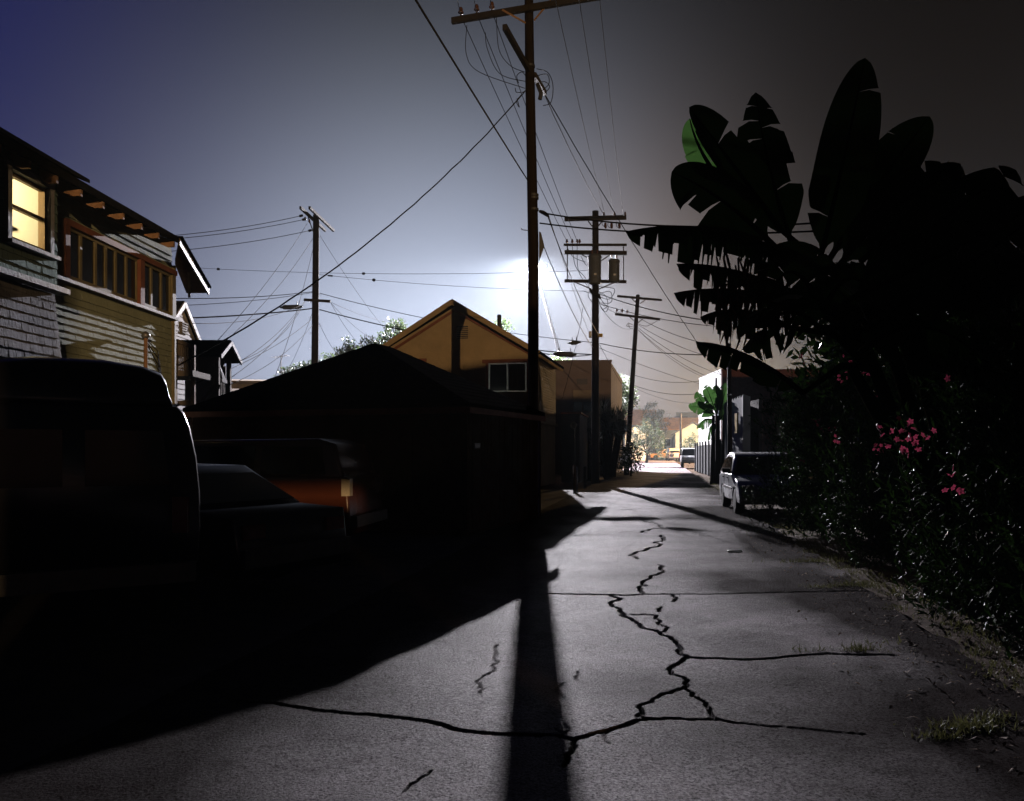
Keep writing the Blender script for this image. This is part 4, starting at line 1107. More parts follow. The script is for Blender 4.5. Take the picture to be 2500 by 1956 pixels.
# cream camper van, back toward us, with spare wheel
body = wheel_outline(-.95, 3.2, .35, (0, 2.4), .40, [(-1.0, .5), (-.98, 1.25), (3.1, 1.25), (3.25, .9)])
cabin = [(-.98, 1.22), (-.90, 1.75), (-.6, 1.95), (2.4, 1.95), (2.8, 1.75), (3.05, 1.22)]
def camper_extra(t, P, hw):
    mb = MB(); mb.lathe(P(-1.1, -.42, .98), [(.10, -.07), (.31, -.07), (.33, 0), (.31, .08), (.08, .09)], 18, P(-1, 0, 0) - P(0, 0, 0)); mb.build('spare_wheel', M['dark_steel'], t, True)
    mb = MB(); mb.beam(P(-1.05, -.85, .52), P(-1.05, .85, .52), .12, .16); mb.build('bumper', M['steel'], t)
vehicle('camper_van', 'cream camper van with a spare wheel on its back at the cross street', 'van', (at(1648, 1125, 135).x, 136), (.05, 1), 1.75, body, cabin, (0, 2.4), .34, M['paint_cream'], .16,
        wins=([(-.7, 1.32), (-.65, 1.75), (.5, 1.78), (.5, 1.32)], [(.6, 1.32), (.6, 1.78), (1.9, 1.78), (1.9, 1.32)]),
        screens=((-.97, 1.28, -.88, 1.74, .12),), lamps=(('tail_light', -.98, .72, .78, .06, .16, .28, M['red_lens']),), extra=camper_extra)
# orange pickup side on
body = wheel_outline(-1.0, 3.7, .42, (0, 2.8), .44, [(-1.05, .6), (-1.02, 1.12), (2.0, 1.12), (3.5, 1.04), (3.72, .8)])
cabin = [(-.95, 1.1), (-.85, 1.75), (1.35, 1.78), (2.05, 1.1)]
vehicle('orange_wagon', 'boxy orange wagon standing side-on beside the camper van', 'car', (at(1640, 1122, 146).x, 147), (-1, -.1), 1.8, body, cabin, (0, 2.8), .38, M['paint_orange'], .12,
        wins=([(-.75, 1.18), (-.68, 1.66), (.4, 1.68), (.4, 1.18)], [(.5, 1.18), (.5, 1.68), (1.25, 1.68), (1.75, 1.18)]), lamps=(('headlight', 3.66, .66, .85, .1, .2, .2, M['lamp_lens']),),
        extra=car_extra(1.8, 1.2, [(.8, 1.0)], [(3.76, .6)], [(.45, .5, 1.1)]))
# maroon wagon, tail toward the alley, in front of the garage
mz = at(857, 1180, 12.6)
body = wheel_outline(-1.05, 3.3, .30, (0, 2.65), .38, [(-1.1, .55), (-1.06, 1.12), (1.9, 1.14), (3.2, 1.0), (3.4, .7)])
cabin = [(-1.02, 1.1), (-.85, 1.58), (-.6, 1.66), (1.3, 1.64), (2.05, 1.12)]
def wagon_extra(t, P, hw):
    for sg in (1, -1):
        mb = MB(); mb.prism([P(.62 + dx, sg * (hw(.9) + .003), .86 + dz) for dx, dz in ((-.12, -.10), (.12, -.10), (.12, .13), (-.12, .13))], (P(0, sg, 0) - P(0, 0, 0)) * .006); fd_ = mb.build('fuel_door', M['paint_maroon'], t)
        car_extra(1.95, 1.2, [(1.3, .98)], None, [(1.0, .45, 1.1)])(t, P, hw)
    mb = MB(); mb.beam(P(-1.12, -.8, .5), P(-1.12, .8, .5), .14, .16); mb.build('bumper', M['dark_steel'], t)
vehicle('maroon_wagon', 'dark maroon wagon in the garage forecourt showing its fuel flap', 'car', (mz.x - .9, 13.0), (-1, .12), 1.72, body, cabin, (0, 2.65), .32, M['paint_maroon'], .14,
        wins=([(-.75, 1.16), (-.66, 1.54), (.2, 1.56), (.2, 1.16)], [(.3, 1.16), (.3, 1.56), (1.2, 1.55), (1.7, 1.16)]),
        lamps=(('tail_light', -1.04, .79, .98, .12, .14, .24, M['lamp_lens']),), extra=wagon_extra)
# dark saloon nearer, low, beside the van
body = wheel_outline(-.95, 3.45, .25, (0, 2.6), .35, [(-1.0, .5), (-.95, .86), (.1, .92), (1.8, .92), (3.2, .78), (3.5, .55)])
cabin = [(-.35, .9), (.35, 1.32), (1.2, 1.34), (1.95, .91)]
vehicle('dark_saloon', 'black low saloon parked between the tall van and maroon wagon', 'car', (-3.1, 9.4), (-.9, .45), 1.7, body, cabin, (0, 2.6), .30, M['paint_dark'], .16,
        wins=([(-.1, .95), (.42, 1.27), (.75, 1.29), (.75, .95)], [(.82, .95), (.82, 1.29), (1.2, 1.29), (1.75, .95)]),
        screens=((1.9, .95, 1.25, 1.30, .08), (-.3, .94, .3, 1.27, .08)), lamps=(('tail_light', -.97, .62, .7, .06, .3, .14, M['red_lens']),),
        extra=car_extra(1.7, .98, [(.9, .82)], [(-1.0, .45)], [(.78, .3, .9)]))

# tall van with a raised roof
vn = thing('high_top_van', 'black van with a raised fibreglass roof standing close by', 'van', (-3.45, 6.85, 0))
vf = Vector((-.56, .83, 0)).normalized(); vsd = Vector((.83, .56, 0)).normalized()
VO = Vector((-3.45, 6.85, 0))
def VP(l, w, z): return VO + vf * l + vsd * w + Vector((0, 0, z))
half = [(.86, .40), (.98, .55), (1.0, .85), (.995, 1.15), (.965, 1.45), (.91, 1.70), (.86, 1.82), (.80, 1.87)]
top = [(.795, 1.905), (.77, 1.97), (.745, 2.08), (.70, 2.15), (.55, 2.20), (.25, 2.235)]
def loft(name, mt, sec, stations):
    ring = sec + [(-w, z) for w, z in reversed(sec)]
    mb = MB(); n = len(ring); V = []
    for (l, sc, dz) in stations:
        for w, z in ring: V.append(VP(l, w * sc, z + dz * (1 if z > 1 else 0)))
    Fs = []
    for i in range(len(stations) - 1):
        for k in range(n):
            a = i * n + k; b = i * n + (k + 1) % n
            Fs.append((a, b, b + n, a + n))
    Fs.append(tuple(range(n))); Fs.append(tuple((len(stations) - 1) * n + k for k in range(n)))
    mb.add(V, Fs); return mb.build(name, mt, vn, True)
loft('body', M['paint_dark'], half, [(0, .955, -.03), (.06, .985, -.01), (.2, 1, 0), (3.4, 1, 0), (4.1, .97, -.12), (4.9, .93, -.75)])
loft('raised_roof', M['paint_dark'], top, [(.04, .95, -.06), (.25, 1, 0), (2.8, 1, 0), (3.5, .96, -.10), (3.9, .9, -.2)])
for sg in (1, -1):
    part('rain_gutter', M['steel'], vn, 'tube', [VP(.1, sg * .815, 1.875), VP(3.4, sg * .82, 1.885), VP(3.9, sg * .80, 1.83)], .014, 6)
    mb = MB(); mb.prism([VP(l, sg * 1.0, z) for l, z in ((2.5, 1.25), (2.5, 1.68), (3.3, 1.68), (3.5, 1.25))], vsd * (.004 * sg)); mb.build('side_window', M['dark_glass'], vn)
    for l in (.9, 3.9):
        mb = MB(); mb.lathe(VP(l, sg * .88, .36), [(.22, -.1), (.34, -.1), (.36, -.06), (.36, .06), (.34, .1), (.22, .1)], 20, vsd * sg); w_ = mb.build('wheel', M['rubber'], vn, True)
        mb = MB(); mb.lathe(VP(l, sg * .88, .36), [(.21, .03), (.2, .085), (.05, .07)], 14, vsd * sg); mb.build('rim', M['hub'], w_)
    part('tail_light', M['red_lens'], vn, 'box', VP(-.01, sg * .80, .95), (.14, .05, .30))
    mb = MB(); mb.prism([VP(-.012, sg * w, z) for w, z in ((.08, 1.2), (.72, 1.2), (.66, 1.65), (.08, 1.65))], vf * .01); mb.build('rear_window', M['dark_glass'], vn)
part('bumper', M['dark_steel'], vn, 'beam', VP(-.08, -.9, .48), VP(-.08, .9, .48), .12, .16)
part('mirror', M['dark_steel'], vn, 'box', VP(3.9, 1.12, 1.35), (.22, .12, .3))

# ------------------------------------------------------------------ utility poles
def insulator(parent, p, s=1.0):
    mb = MB(); mb.lathe(p, [(.015 * s, 0), (.02 * s, .05 * s), (.06 * s, .07 * s), (.065 * s, .10 * s), (.035 * s, .12 * s), (.05 * s, .15 * s), (.03 * s, .2 * s)], 10)
    return mb.build('insulator', M['porcelain'], parent, True)

# near pole
mp = thing('utility_pole', 'tall dark wooden utility pole shielding the floodlight, long shadow on the concrete', 'utility pole', (.57, 23.3, 0), 'wooden utility poles')
def shaft(parent, pts, rs, n=18):
    m_ = []
    r_ = []
    for i in range(len(pts) - 1):
        for t in range(6):
            m_.append(Vector(pts[i]).lerp(Vector(pts[i + 1]), t / 6)); r_.append((rs[i] + (rs[i + 1] - rs[i]) * t / 6) * random.uniform(.985, 1.015))
    m_.append(Vector(pts[-1])); r_.append(rs[-1])
    mb = MB(); mb.tube(m_, r_, n); return mb.build('shaft', M['wood_pole'], parent, True)
shaft(mp, [(.57, 23.3, -.1), (.57, 23.3, 7.0), (.47, 23.3, 12.0), (.44, 23.3, 14.6)], [.152, .142, .126, .115])
ax0, ax1 = Vector((-1.64, 23.75, 13.22)), Vector((2.5, 22.45, 13.26))
part('crossarm', M['arm_wood'], mp, 'beam', ax0, ax1, .11, .16)
for x0, y0, x1, y1 in ((1226, 24, 1283, 56), (1345, 0, 1304, 50)):
    part('brace', M['rafter'], mp, 'beam', at(x0, y0, 23.25 if x0 < 1300 else 22.9), at(x1, y1, 23.1), .012, .05)
arm_pts = []
for t in (.06, .165, .265):
    p = ax0.lerp(ax1, t) + Vector((0, 0, .08)); insulator(mp, p, 1.25); arm_pts.append(p + Vector((0, 0, .02)))
for t in (.74, .84, .94):
    p = ax0.lerp(ax1, t) + Vector((0, 0, .08)); insulator(mp, p, 1.25)
s0_, s1_ = at(1232, 66, 20.9), at(1322, 232, 25.6)
part('buck_arm', M['arm_wood'], mp, 'beam', s0_, Vector((.43, 23.15, 11.65)), .11, .14)
part('buck_arm', M['arm_wood'], mp, 'beam', Vector((.60, 23.45, 11.62)), s1_ + Vector((.1, 0, .05)), .11, .14)
part('fuse_holder', M['dark_steel'], mp, 'tube', [at(1312, 205, 23.1), at(1321, 228, 23.0), at(1318, 243, 23.0)], .055, 8)
part('terminal_box', M['dark_steel'], mp, 'hexa', [at(1316, 640, 23.2), at(1329, 602, 23.2), at(1329, 600, 23.45), at(1316, 640, 23.45), at(1316, 565, 23.2), at(1321, 568, 23.2), at(1321, 568, 23.45), at(1316, 565, 23.45)])
part('step_bolt', M['steel'], mp, 'tube', [at(1290, 563, 23.2), at(1274, 561, 23.0), at(1273, 557, 23.0)], .011, 6)
for y_ in (487, 515, 480, 165):
    mb = MB(); p = at(1302 if y_ > 200 else 1293, y_, 23.3); mb.lathe((p.x, 23.3, p.z), [(.146, 0), (.146, .06)], 18); mb.build('steel_band', M['dark_steel'], mp)
part('cable_clamp', M['dark_steel'], mp, 'tube', [at(1318, 516, 23.2), at(1326, 519, 23.1), at(1336, 525, 23.0), at(1340, 531, 22.9)], [.04, .055, .05, .02], 8)
for pts in ([(1266, 203), (1262, 185), (1275, 176), (1286, 190)], [(1258, 215), (1262, 226), (1283, 222), (1288, 200)], [(1287, 218), (1262, 245), (1268, 262), (1262, 240)],
            [(1310, 168), (1338, 178), (1350, 210), (1345, 250), (1326, 258)], [(1312, 185), (1336, 182), (1340, 205), (1322, 222)], [(1312, 203), (1330, 200), (1342, 212), (1330, 228)]):
    P = [at(x, y, 23.0) for x, y in pts]
    Q = []
    for i in range(len(P) - 1):
        p0, p1, p2, p3 = P[max(i - 1, 0)], P[i], P[i + 1], P[min(i + 2, len(P) - 1)]
        for t in range(6):
            u = t / 6
            Q.append(.5 * ((2 * p1) + (p2 - p0) * u + (2 * p0 - 5 * p1 + 4 * p2 - p3) * u * u + (3 * p1 - p0 - 3 * p2 + p3) * u ** 3))
    Q.append(P[-1])
    part('jumper_wire', M['cable'], mp, 'tube', Q, .011, 5)
def smooth_path(P, k=6):
    Q = []
    for i in range(len(P) - 1):
        p0, p1, p2, p3 = P[max(i - 1, 0)], P[i], P[i + 1], P[min(i + 2, len(P) - 1)]
        for t in range(k):
            u = t / k
            Q.append(.5 * ((2 * p1) + (p2 - p0) * u + (2 * p0 - 5 * p1 + 4 * p2 - p3) * u * u + (3 * p1 - p0 - 3 * p2 + p3) * u ** 3))
    Q.append(P[-1]); return Q
for (a, b, c, d) in (((1140, 62), (1138, 130), (1168, 175), (1282, 216)), ((1185, 80), (1190, 120), (1220, 180), (1283, 199)), ((1212, 40), (1218, 120), (1245, 160), (1281, 176))):
    part('jumper_wire', M['cable'], mp, 'tube', smooth_path([at(*a, 23.6), at(*b, 23.5), at(*c, 23.4), at(*d, 23.3)]), .010, 5)

# transformer pole
tp = thing('utility_pole', 'wooden utility pole carrying two transformer cans and four crossarms', 'utility pole', (3.86, 40.3, 0), 'wooden utility poles')
D2 = 40.3
def T(x, y, d=0): return at(x, y, D2 + d)
shaft(tp, [(3.86, D2, -.1), (3.86, D2, 6), (3.86, D2, 12.6)], [.185, .17, .15])
for x0, y0, x1, y1, w, h in ((1378, 535, 1529, 531, .12, .2), (1376, 598, 1530, 598, .1, .10), (1378, 616, 1530, 618, .16, .17), (1378, 686, 1529, 688, .14, .13)):
    part('crossarm', M['arm_wood'], tp, 'beam', T(x0, y0, -.25), T(x1, y1, -.25), w, h)
for x in (1385, 1522):
    part('hanger_rod', M['arm_wood'], tp, 'beam', T(x, 598, -.3), T(x, 686, -.3), .05, .05)
for x0, y0, x1, y1 in ((1405, 690, 1444, 706), (1500, 690, 1462, 706), (1436, 540, 1446, 553), (1470, 540, 1460, 553), (1420, 622, 1440, 632), (1490, 622, 1466, 638)):
    part('brace', M['dark_steel'], tp, 'beam', T(x0, y0, -.3), T(x1, y1, -.2), .02, .05)
def can(parent, cx, y0, y1, r, d):
    z0 = T(0, y1, d).z; z1 = T(0, y0, d).z; c = T(cx, y1, d); h = z1 - z0
    mb = MB(); mb.lathe((c.x, c.y, z0), [(r * .85, 0), (r, .06), (r, h * .86), (r * 1.1, h * .88), (r * 1.1, h * .93), (r * .9, h)], 18); o = mb.build('transformer', M['transformer'], parent, True)
    for k in (-.12, .12):
        mb = MB(); mb.lathe((c.x + k, c.y, z1 - .02), [(.03, 0), (.05, .05), (.035, .09), (.05, .13), (.03, .17), (.045, .21), (.015, .26)], 10); mb.build('bushing', M['porcelain'], o, True)
    mb = MB(); mb.box((c.x, c.y - r - .01, z0 + h * .3), (.12, .02, .09)); mb.build('rating_plate', M['steel'], o)
    return o
can(tp, 1452, 622, 694, .29, -.52)
can(tp, 1499, 634, 690, .25, -.35)
for x in (1384, 1397, 1409, 1415):
    insulator(tp, T(x, 597, -.25) + Vector((0, 0, .02)), 1.1)
for x in (1474, 1500, 1526): insulator(tp, T(x, 528, -.25), 1.0)
for x in (1478, 1493, 1512):
    part('cutout_fuse', M['porcelain'], tp, 'tube', [T(x, 545, -.3), T(x, 552, -.33), T(x + 1, 558, -.3)], [.05, .07, .04], 8)
for pts in ([(1472, 540), (1470, 548), (1478, 556)], [(1486, 540), (1484, 552), (1493, 558)], [(1506, 540), (1505, 552), (1513, 558)],
            [(1397, 600), (1405, 650), (1430, 680), (1443, 720)], [(1409, 600), (1412, 660), (1435, 700)], [(1385, 605), (1400, 628), (1430, 640)], [(1418, 625), (1432, 648), (1440, 632)],
            [(1460, 712), (1478, 722), (1484, 745), (1470, 755), (1462, 735)], [(1462, 718), (1490, 712), (1492, 738), (1468, 740)], [(1464, 725), (1475, 742), (1485, 750), (1478, 762), (1466, 748)],
            [(1462, 700), (1500, 706), (1488, 730), (1466, 726)], [(1442, 705), (1436, 722), (1446, 738)], [(1440, 716), (1428, 712), (1423, 710)]):
    part('jumper_wire', M['cable'], tp, 'tube', smooth_path([T(x, y, -.25) for x, y in pts], 5), .014, 5)
part('cable_knot', M['cable'], tp, 'tube', [T(1440, 706, -.3), T(1448, 716, -.4), T(1462, 722, -.3), T(1466, 730, -.2)], [.05, .09, .08, .04], 8)
part('bracket', M['steel'], tp, 'box', T(1441, 817, -.2), (.12, .14, .3))
part('bracket', M['yellow_paint'], tp, 'box', T(1465, 819, -.2), (.22, .12, .16))

# leaning pole beyond
lp = thing('utility_pole', 'leaning pale wooden utility pole with two sloping crossarms', 'utility pole', (at(1529, 1160, 54).x, 54, 0), 'wooden utility poles')
p0, p1 = at(1529, 1162, 54), at(1557, 720, 54)
shaft(lp, [p0 - Vector((0, 0, .1)), p0.lerp(p1, .5), p1], [.17, .15, .13])
for a, b, h in (((1506, 723), (1616, 733), .13), ((1501, 767), (1611, 780), .14)):
    part('crossarm', M['arm_wood'], lp, 'beam', at(*a, 53.75), at(*b, 53.75), .11, h)
for x0, y0, x1, y1 in ((1540, 727, 1552, 738), (1578, 731, 1562, 742), (1535, 772, 1549, 785), (1572, 777, 1556, 790)):
    part('brace', M['dark_steel'], lp, 'beam', at(x0, y0, 53.7), at(x1, y1, 53.75), .02, .05)
for x, y in ((1506, 766), (1519, 767), (1531, 769)): insulator(lp, at(x, y - 3, 53.75), 1.2)
for pts in ([(1548, 795), (1536, 790), (1537, 800), (1545, 803)], [(1549, 798), (1530, 796), (1535, 788)], [(1560, 792), (1580, 796), (1605, 783)]):
    part('jumper_wire', M['cable'], lp, 'tube', smooth_path([at(x, y, 53.7) for x, y in pts], 5), .016, 5)

# pole behind the garage
bp = thing('utility_pole', 'wooden utility pole with climbing pegs and end-on crossarms behind the garage', 'utility pole', (at(770, 1100, 42).x, 42, 0), 'wooden utility poles')
DL = 42.0
def Lq(x, y, d=0): return at(x, y, DL + d)
shaft(bp, [(Lq(767, 1100).x, DL, -.1), (Lq(768, 1000).x, DL, 4), (Lq(772, 525).x, DL, Lq(0, 525).z)], [.19, .175, .15])
za = Lq(0, 540).z
for dx in (0, .42):
    part('crossarm', M['arm_wood'], bp, 'beam', (-9.75 + dx, 40.1, za + .12), (-9.4 + dx, 43.8, za), .1, .13)
part('crossarm', M['arm_wood'], bp, 'beam', Lq(742, 732, -.2), Lq(807, 736, -.2), .1, .12)
for k in range(11):
    y_ = 700 + k * 19; sg = 1 if k % 2 else -1
    part('climbing_peg', M['steel'], bp, 'tube', [Lq(769 + sg * 6, y_), Lq(769 + sg * 13, y_), Lq(769 + sg * 13.5, y_ - 2)], .012, 5)
part('brace', M['dark_steel'], bp, 'beam', Lq(752, 530, -.4), Lq(766, 570, -.1), .02, .05)
for x, y in ((755, 545), (745, 540)): insulator(bp, Lq(x, y, -.5), 1)

# splice enclosures and wires -------------------------------------------------
wire_n = {}
def wire(label, P0, P1, sag=0.15, r=.012, mt=None, beads=(), cat='wire', name='overhead_wire', n=22, wob=0.0, group=None):
    P0 = Vector(P0); P1 = Vector(P1)
    pts = []
    for i in range(n + 1):
        t = i / n
        p = P0.lerp(P1, t) - Vector((0, 0, 4 * sag * t * (1 - t)))
        if wob: p += Vector((random.uniform(-wob, wob), 0, random.uniform(-wob, wob)))
        pts.append(p)
    mb = MB(); mb.tube(pts, r, 5)
    o = mb.build(name, mt or M['cable'], None, True)
    tag(o, label, cat, group)
    for t, ln, rr in beads:
        i = min(n - 1, int(t * n)); a = pts[i]; d = (pts[i + 1] - pts[i]).normalized()
        mb = MB(); mb.lathe(a, [(r, -ln / 2 - .04), (rr, -ln / 2), (rr, ln / 2), (r, ln / 2 + .04)], 8, d); mb.build('splice', M['cable'], o)
    return o

# main pole
for k, (p, tx, lab) in enumerate(zip(arm_pts, (1384, 1397, 1409), ('outermost', 'middle', 'innermost'))):
    wire(f'thin power line from the {lab} crossarm insulator to the transformer pole', p, T(tx, 594, -.25) + Vector((0, 0, .1)), .12, .011)
    q0 = p + Vector((-1.2 - .1 * k, -30, .8))
    wire(f'power line running overhead behind the camera from the {lab} insulator', p, q0, .5, .011)
wire('thick wavy service cable swooping from the near pole to the shingled house', at(1283, 222, 23.2), HL(.1, .12, 3.10), .62, .017, name='service_cable', wob=.008, n=40)
wire('thick cable descending to the near pole from high behind the camera', at(1289, 442, 23.2), at(1020, 0, 12.0) + (at(1020, 0, 12.0) - at(1289, 442, 23.2)) * .9, .05, .018, name='service_cable')
wire('twisted drop wire from the near pole fuse to the transformer pole arm', at(1330, 232, 23.1), T(1476, 527, -.2), .15, .013, wob=.006)
wire('long twisted drop wire from the near pole to the white block', at(1333, 235, 23.1), Vector((12.05, 50.2, 5.9)), .35, .015, wob=.006, n=36)
for k, (y0, y1, lab) in enumerate(((519, 500, 'upper'), (543, 530, 'lower'))):
    wire(f'{lab} black telephone cable from the near pole clamp across to the banana side', at(1320 if k == 0 else 1318, y0 + (0 if k == 0 else 2), 23.1), at(2560, y1 - (22 if k == 0 else 12), 13.0), .42 if k == 0 else .3, .02, name='telephone_cable')
wire('steel guy wire slanting from the near pole terminal box to the far pole foot', at(1327, 600, 23.4), T(1449, 850, -.2), .25, .012, M['bare_wire'], name='guy_wire')
wire('glinting bare wire from the near pole clamp to the transformer pole bracket', at(1338, 530, 23.0), T(1464, 822, -.2), .25, .014, M['bare_wire'])
wire('second glinting wire close beside the bare one from the pole clamp', at(1340, 528, 23.0), T(1440, 818, -.2), .10, .008, M['bare_wire'])
# transformer pole, coming over the camera
for k, (x0, x1) in enumerate(((1365, 1478), (1420, 1500), (1468, 1522))):
    e0 = T(x1, 530, -.2); e1 = at(x0, 0, 19.5)
    wire(f'faint high line from the transformer pole top arm passing overhead, insulator {("one", "two", "three")[k]}', e0, e0 + (e1 - e0) * 2.0, .35, .009)
# pole 2 to the left across behind the gable
wire('thick telephone cable from the peg pole to the transformer pole above the ochre roof', Lq(780, 756), T(1446, 866, -.2), .35, .025, name='telephone_cable')
wire('thinner cable above the thick one from the peg pole to the transformer pole', Lq(781, 716), T(1446, 836, -.2), .30, .016, name='telephone_cable')
sb = at(1379, 865, 40.3)
def splice_box(lab, c, d, ln, r, hooks=True):
    d = Vector(d).normalized()
    mb = MB(); mb.lathe(Vector(c), [(.03, -ln / 2 - .18), (r * .6, -ln / 2 - .03), (r, -ln / 2), (r, ln / 2), (r * .6, ln / 2 + .03), (.03, ln / 2 + .18)], 12, d)
    o = mb.build('splice_enclosure', M['dark_steel'], None, True); tag(o, lab, 'cable box')
    for k in (-.38, .38):
        mb = MB(); mb.tube([Vector(c) + d * k * ln + Vector((0, 0, r)), Vector(c) + d * k * ln + Vector((0, 0, r + .16))], .02, 6); mb.build('hanger', M['dark_steel'], o)
splice_box('black splice enclosure hung on the cable by the transformer pole', sb, (1, 0, -.04), .72, .13)
wire('short strand carrying the splice enclosure to the transformer pole', at(1318, 861, 40.3), T(1446, 866, -.2), .12, .022)
splice_box('smaller pale splice box above the black enclosure', at(1402, 837, 40.3), (1, 0, .06), .26, .10)
splice_box('long black splice enclosure hung beside the peg pole', Lq(711, 750, -.1), (1, 0, .03), .75, .11)
# peg pole to the west
wire('lowest thick cable running from the peg pole behind the shingled house', Lq(766, 753), at(330, 780, 30), .1, .028, name='telephone_cable')
for k, (y0, x0, y1) in enumerate(((527, 735, 582), (536, 742, 590), (563, 757, 620))):
    wire(f'{("upper", "middle", "lower")[k]} of three lines from the peg pole crossarm over the shingled roof', at(x0, y0, 40.2 + k * .8), at(330, y1, 33), .15, .014, beads=((.035, .16, .06),))
wire('cable leaving the peg pole below its pegs toward the white gable', Lq(766, 712), at(380, 728, 30), .12, .016)
wire('thin cable under it from the peg pole toward the white gable', Lq(766, 714), at(380, 748, 30), .12, .012)
wire('long thin span wire with round beads crossing above the garage', at(440, 652, 44), T(1446, 660, 0), -.05 + .3, .010, beads=((.115, .1, .06), (.475, .1, .06)), n=60)
wire('second long span wire with beads from the peg pole', Lq(775, 670), T(1432, 711, 0), .15, .010, beads=((.05, .2, .04), (.22, .1, .07)), n=60)
for k, (x0, y0, x1, y1, d1, lab) in enumerate((
        (750, 545, 525, 838, 26, 'steep service drop from the peg pole crossarm to behind the porch ridge'), (765, 580, 545, 838, 26, 'steep service drop from below the crossarm braces to the porch ridge'),
        (766, 600, 664, 940, 30, 'near-vertical wire from high on the peg pole past the antenna'), (742, 738, 582, 885, 25, 'service drop from the lower crossarm end to the porch eave'),
        (745, 736, 560, 925, 25, 'service drop from the lower crossarm to the porch hand rail'), (735, 755, 584, 882, 24.5, 'service drop from the long splice enclosure to the porch eave'),
        (766, 775, 480, 935, 22, 'long low drop from below the peg pole arm to the hanging sheet'), (766, 790, 560, 940, 24, 'low drop from the upper pegs to the porch balusters'),
        (764, 760, 685, 930, 60, 'short drop from the peg pole to the antenna roof'), (735, 745, 470, 790, 26, 'nearly level drop from the long splice enclosure to the white gable'))):
    wire(lab, Lq(x0, y0, -.1), at(x1, y1, d1), .25 + .06 * (k % 3), .010, group='service drops fanning from the peg pole', n=16)
for k, (x0, y0, x1, y1, d1, lab) in enumerate(((781, 575, 945, 810, 60, 'stay wire from the peg pole top down to the bushy tree'), (806, 737, 885, 848, 52, 'drop from the lower crossarm to the small round tree'),
                                          (808, 740, 925, 838, 55, 'drop from the lower crossarm between the two trees'), (808, 738, 975, 790, 60, 'flattest drop from the lower crossarm to the bushy tree top'), (780, 790, 830, 870, 48, 'short steep drop from the peg pole to the garage ridge'))):
    wire(lab, Lq(x0, y0), at(x1, y1, d1), .2, .010, group='service drops toward the trees', n=16)
# transformer pole to the east
for k, (y0, x1, y1, d1, r_) in enumerate(((718, 1800, 792, 30, .02), (742, 1790, 800, 34, .014), (838, 1800, 866, 30, .018), (850, 1800, 960, 45, .010), (842, 1560, 1000, 60, .010))):
    wire(f'{("highest", "second", "third", "fourth", "lowest")[k]} cable leaving the transformer pole toward the banana plants', T(1464, y0), at(x1, y1, d1), .18, r_)
for k, (y0, x1, y1, d1, r_, lab) in enumerate(((775, 1790, 850, 40, .016, 'cable from the leaning pole lower crossarm to the banana leaves'), (793, 1790, 885, 45, .014, 'wire from just under the leaning pole crossarm to the slim dark pole'),
        (800, 1760, 915, 50, .014, 'drop from the leaning pole to the white block front corner'), (805, 1740, 925, 50, .012, 'drop from the leaning pole to the middle of the white block parapet'),
        (806, 1715, 920, 56, .012, 'drop from the leaning pole to the far end of the white block parapet'), (915, 1720, 928, 58, .016, 'upper of two low cables from halfway down the leaning pole'),
        (940, 1712, 960, 58, .016, 'lower of two low cables from halfway down the leaning pole'), (945, 1712, 985, 58, .010, 'thin sagging wire under the low cables of the leaning pole'))):
    wire(lab, at(1558 if y0 < 850 else 1545, y0, 53.9), at(x1, y1, d1), .3, r_, group='drop wires from the leaning pole', n=16)
wire('wire strung between the transformer pole and the leaning pole', T(1470, 755), at(1549, 800, 53.8), .4, .012)
wire('second wire from the transformer pole arm to the leaning pole insulators', T(1440, 712), at(1519, 764, 53.7), .3, .012)
wire('loose drop wire hanging from the cable down to the ochre house eave', at(1425, 745, 40.2), at(1372, 975, 41.5), .3, .012, wob=.02)

# TV antenna behind the garage
an = thing('roof_antenna', 'thin television antenna mast rising above the garage roof', 'antenna', (at(686, 920, 50).x, 50, 0))
a = at(686, 950, 50); b = at(686, 868, 50)
part('mast', M['steel'], an, 'tube', [(a.x, 50, 4.6), (b.x, 50, b.z)], .022, 6)
part('boom', M['steel'], an, 'tube', [at(668, 873, 50), at(702, 868, 49.5)], .018, 6)
for k in range(5):
    p = at(668, 873, 50).lerp(at(702, 868, 49.5), k / 4)
    part('element', M['steel'], an, 'tube', [p - Vector((.05, .35, 0)), p + Vector((.05, .35, 0))], .011, 5)

# far small pole and tree antenna
fp = thing('utility_pole', 'short far utility pole in front of the orange tiled roof', 'utility pole', (at(1662, 1100, 128).x, 128, 0), 'wooden utility poles')
a = at(1662, 1095, 128); b = at(1662, 1010, 128)
part('shaft', M['arm_wood'], fp, 'tube', [(a.x, 128, -.1), (b.x, 128, b.z)], [.2, .15], 10, smooth=True)
part('crossarm', M['arm_wood'], fp, 'beam', (a.x - 1, 128, b.z - .5), (a.x + 1, 128, b.z - .5), .12, .14)

# ------------------------------------------------------------------ foliage
def leaf_quads(mb_v, mb_f, p, d, n, L, W, bend=.25):
    s = d.cross(n)
    if s.length < 1e-4: return
    s.normalize(); n2 = s.cross(d).normalized()
    a = p; m1 = p + d * (L * .45) + n2 * (L * bend * .12); e_ = p + d * L - n2 * (L * bend * .35)
    i = len(mb_v)
    mb_v += [tuple(a), tuple(m1 + s * W * .5), tuple(e_), tuple(m1 - s * W * .5), tuple(m1 - n2 * W * .12)]
    mb_f += [(i, i + 1, i + 4), (i, i + 4, i + 3), (i + 1, i + 2, i + 4), (i + 4, i + 2, i + 3)]

def rand_dir():
    v = Vector((random.gauss(0, 1), random.gauss(0, 1), random.gauss(0, 1)))
    return v.normalized()

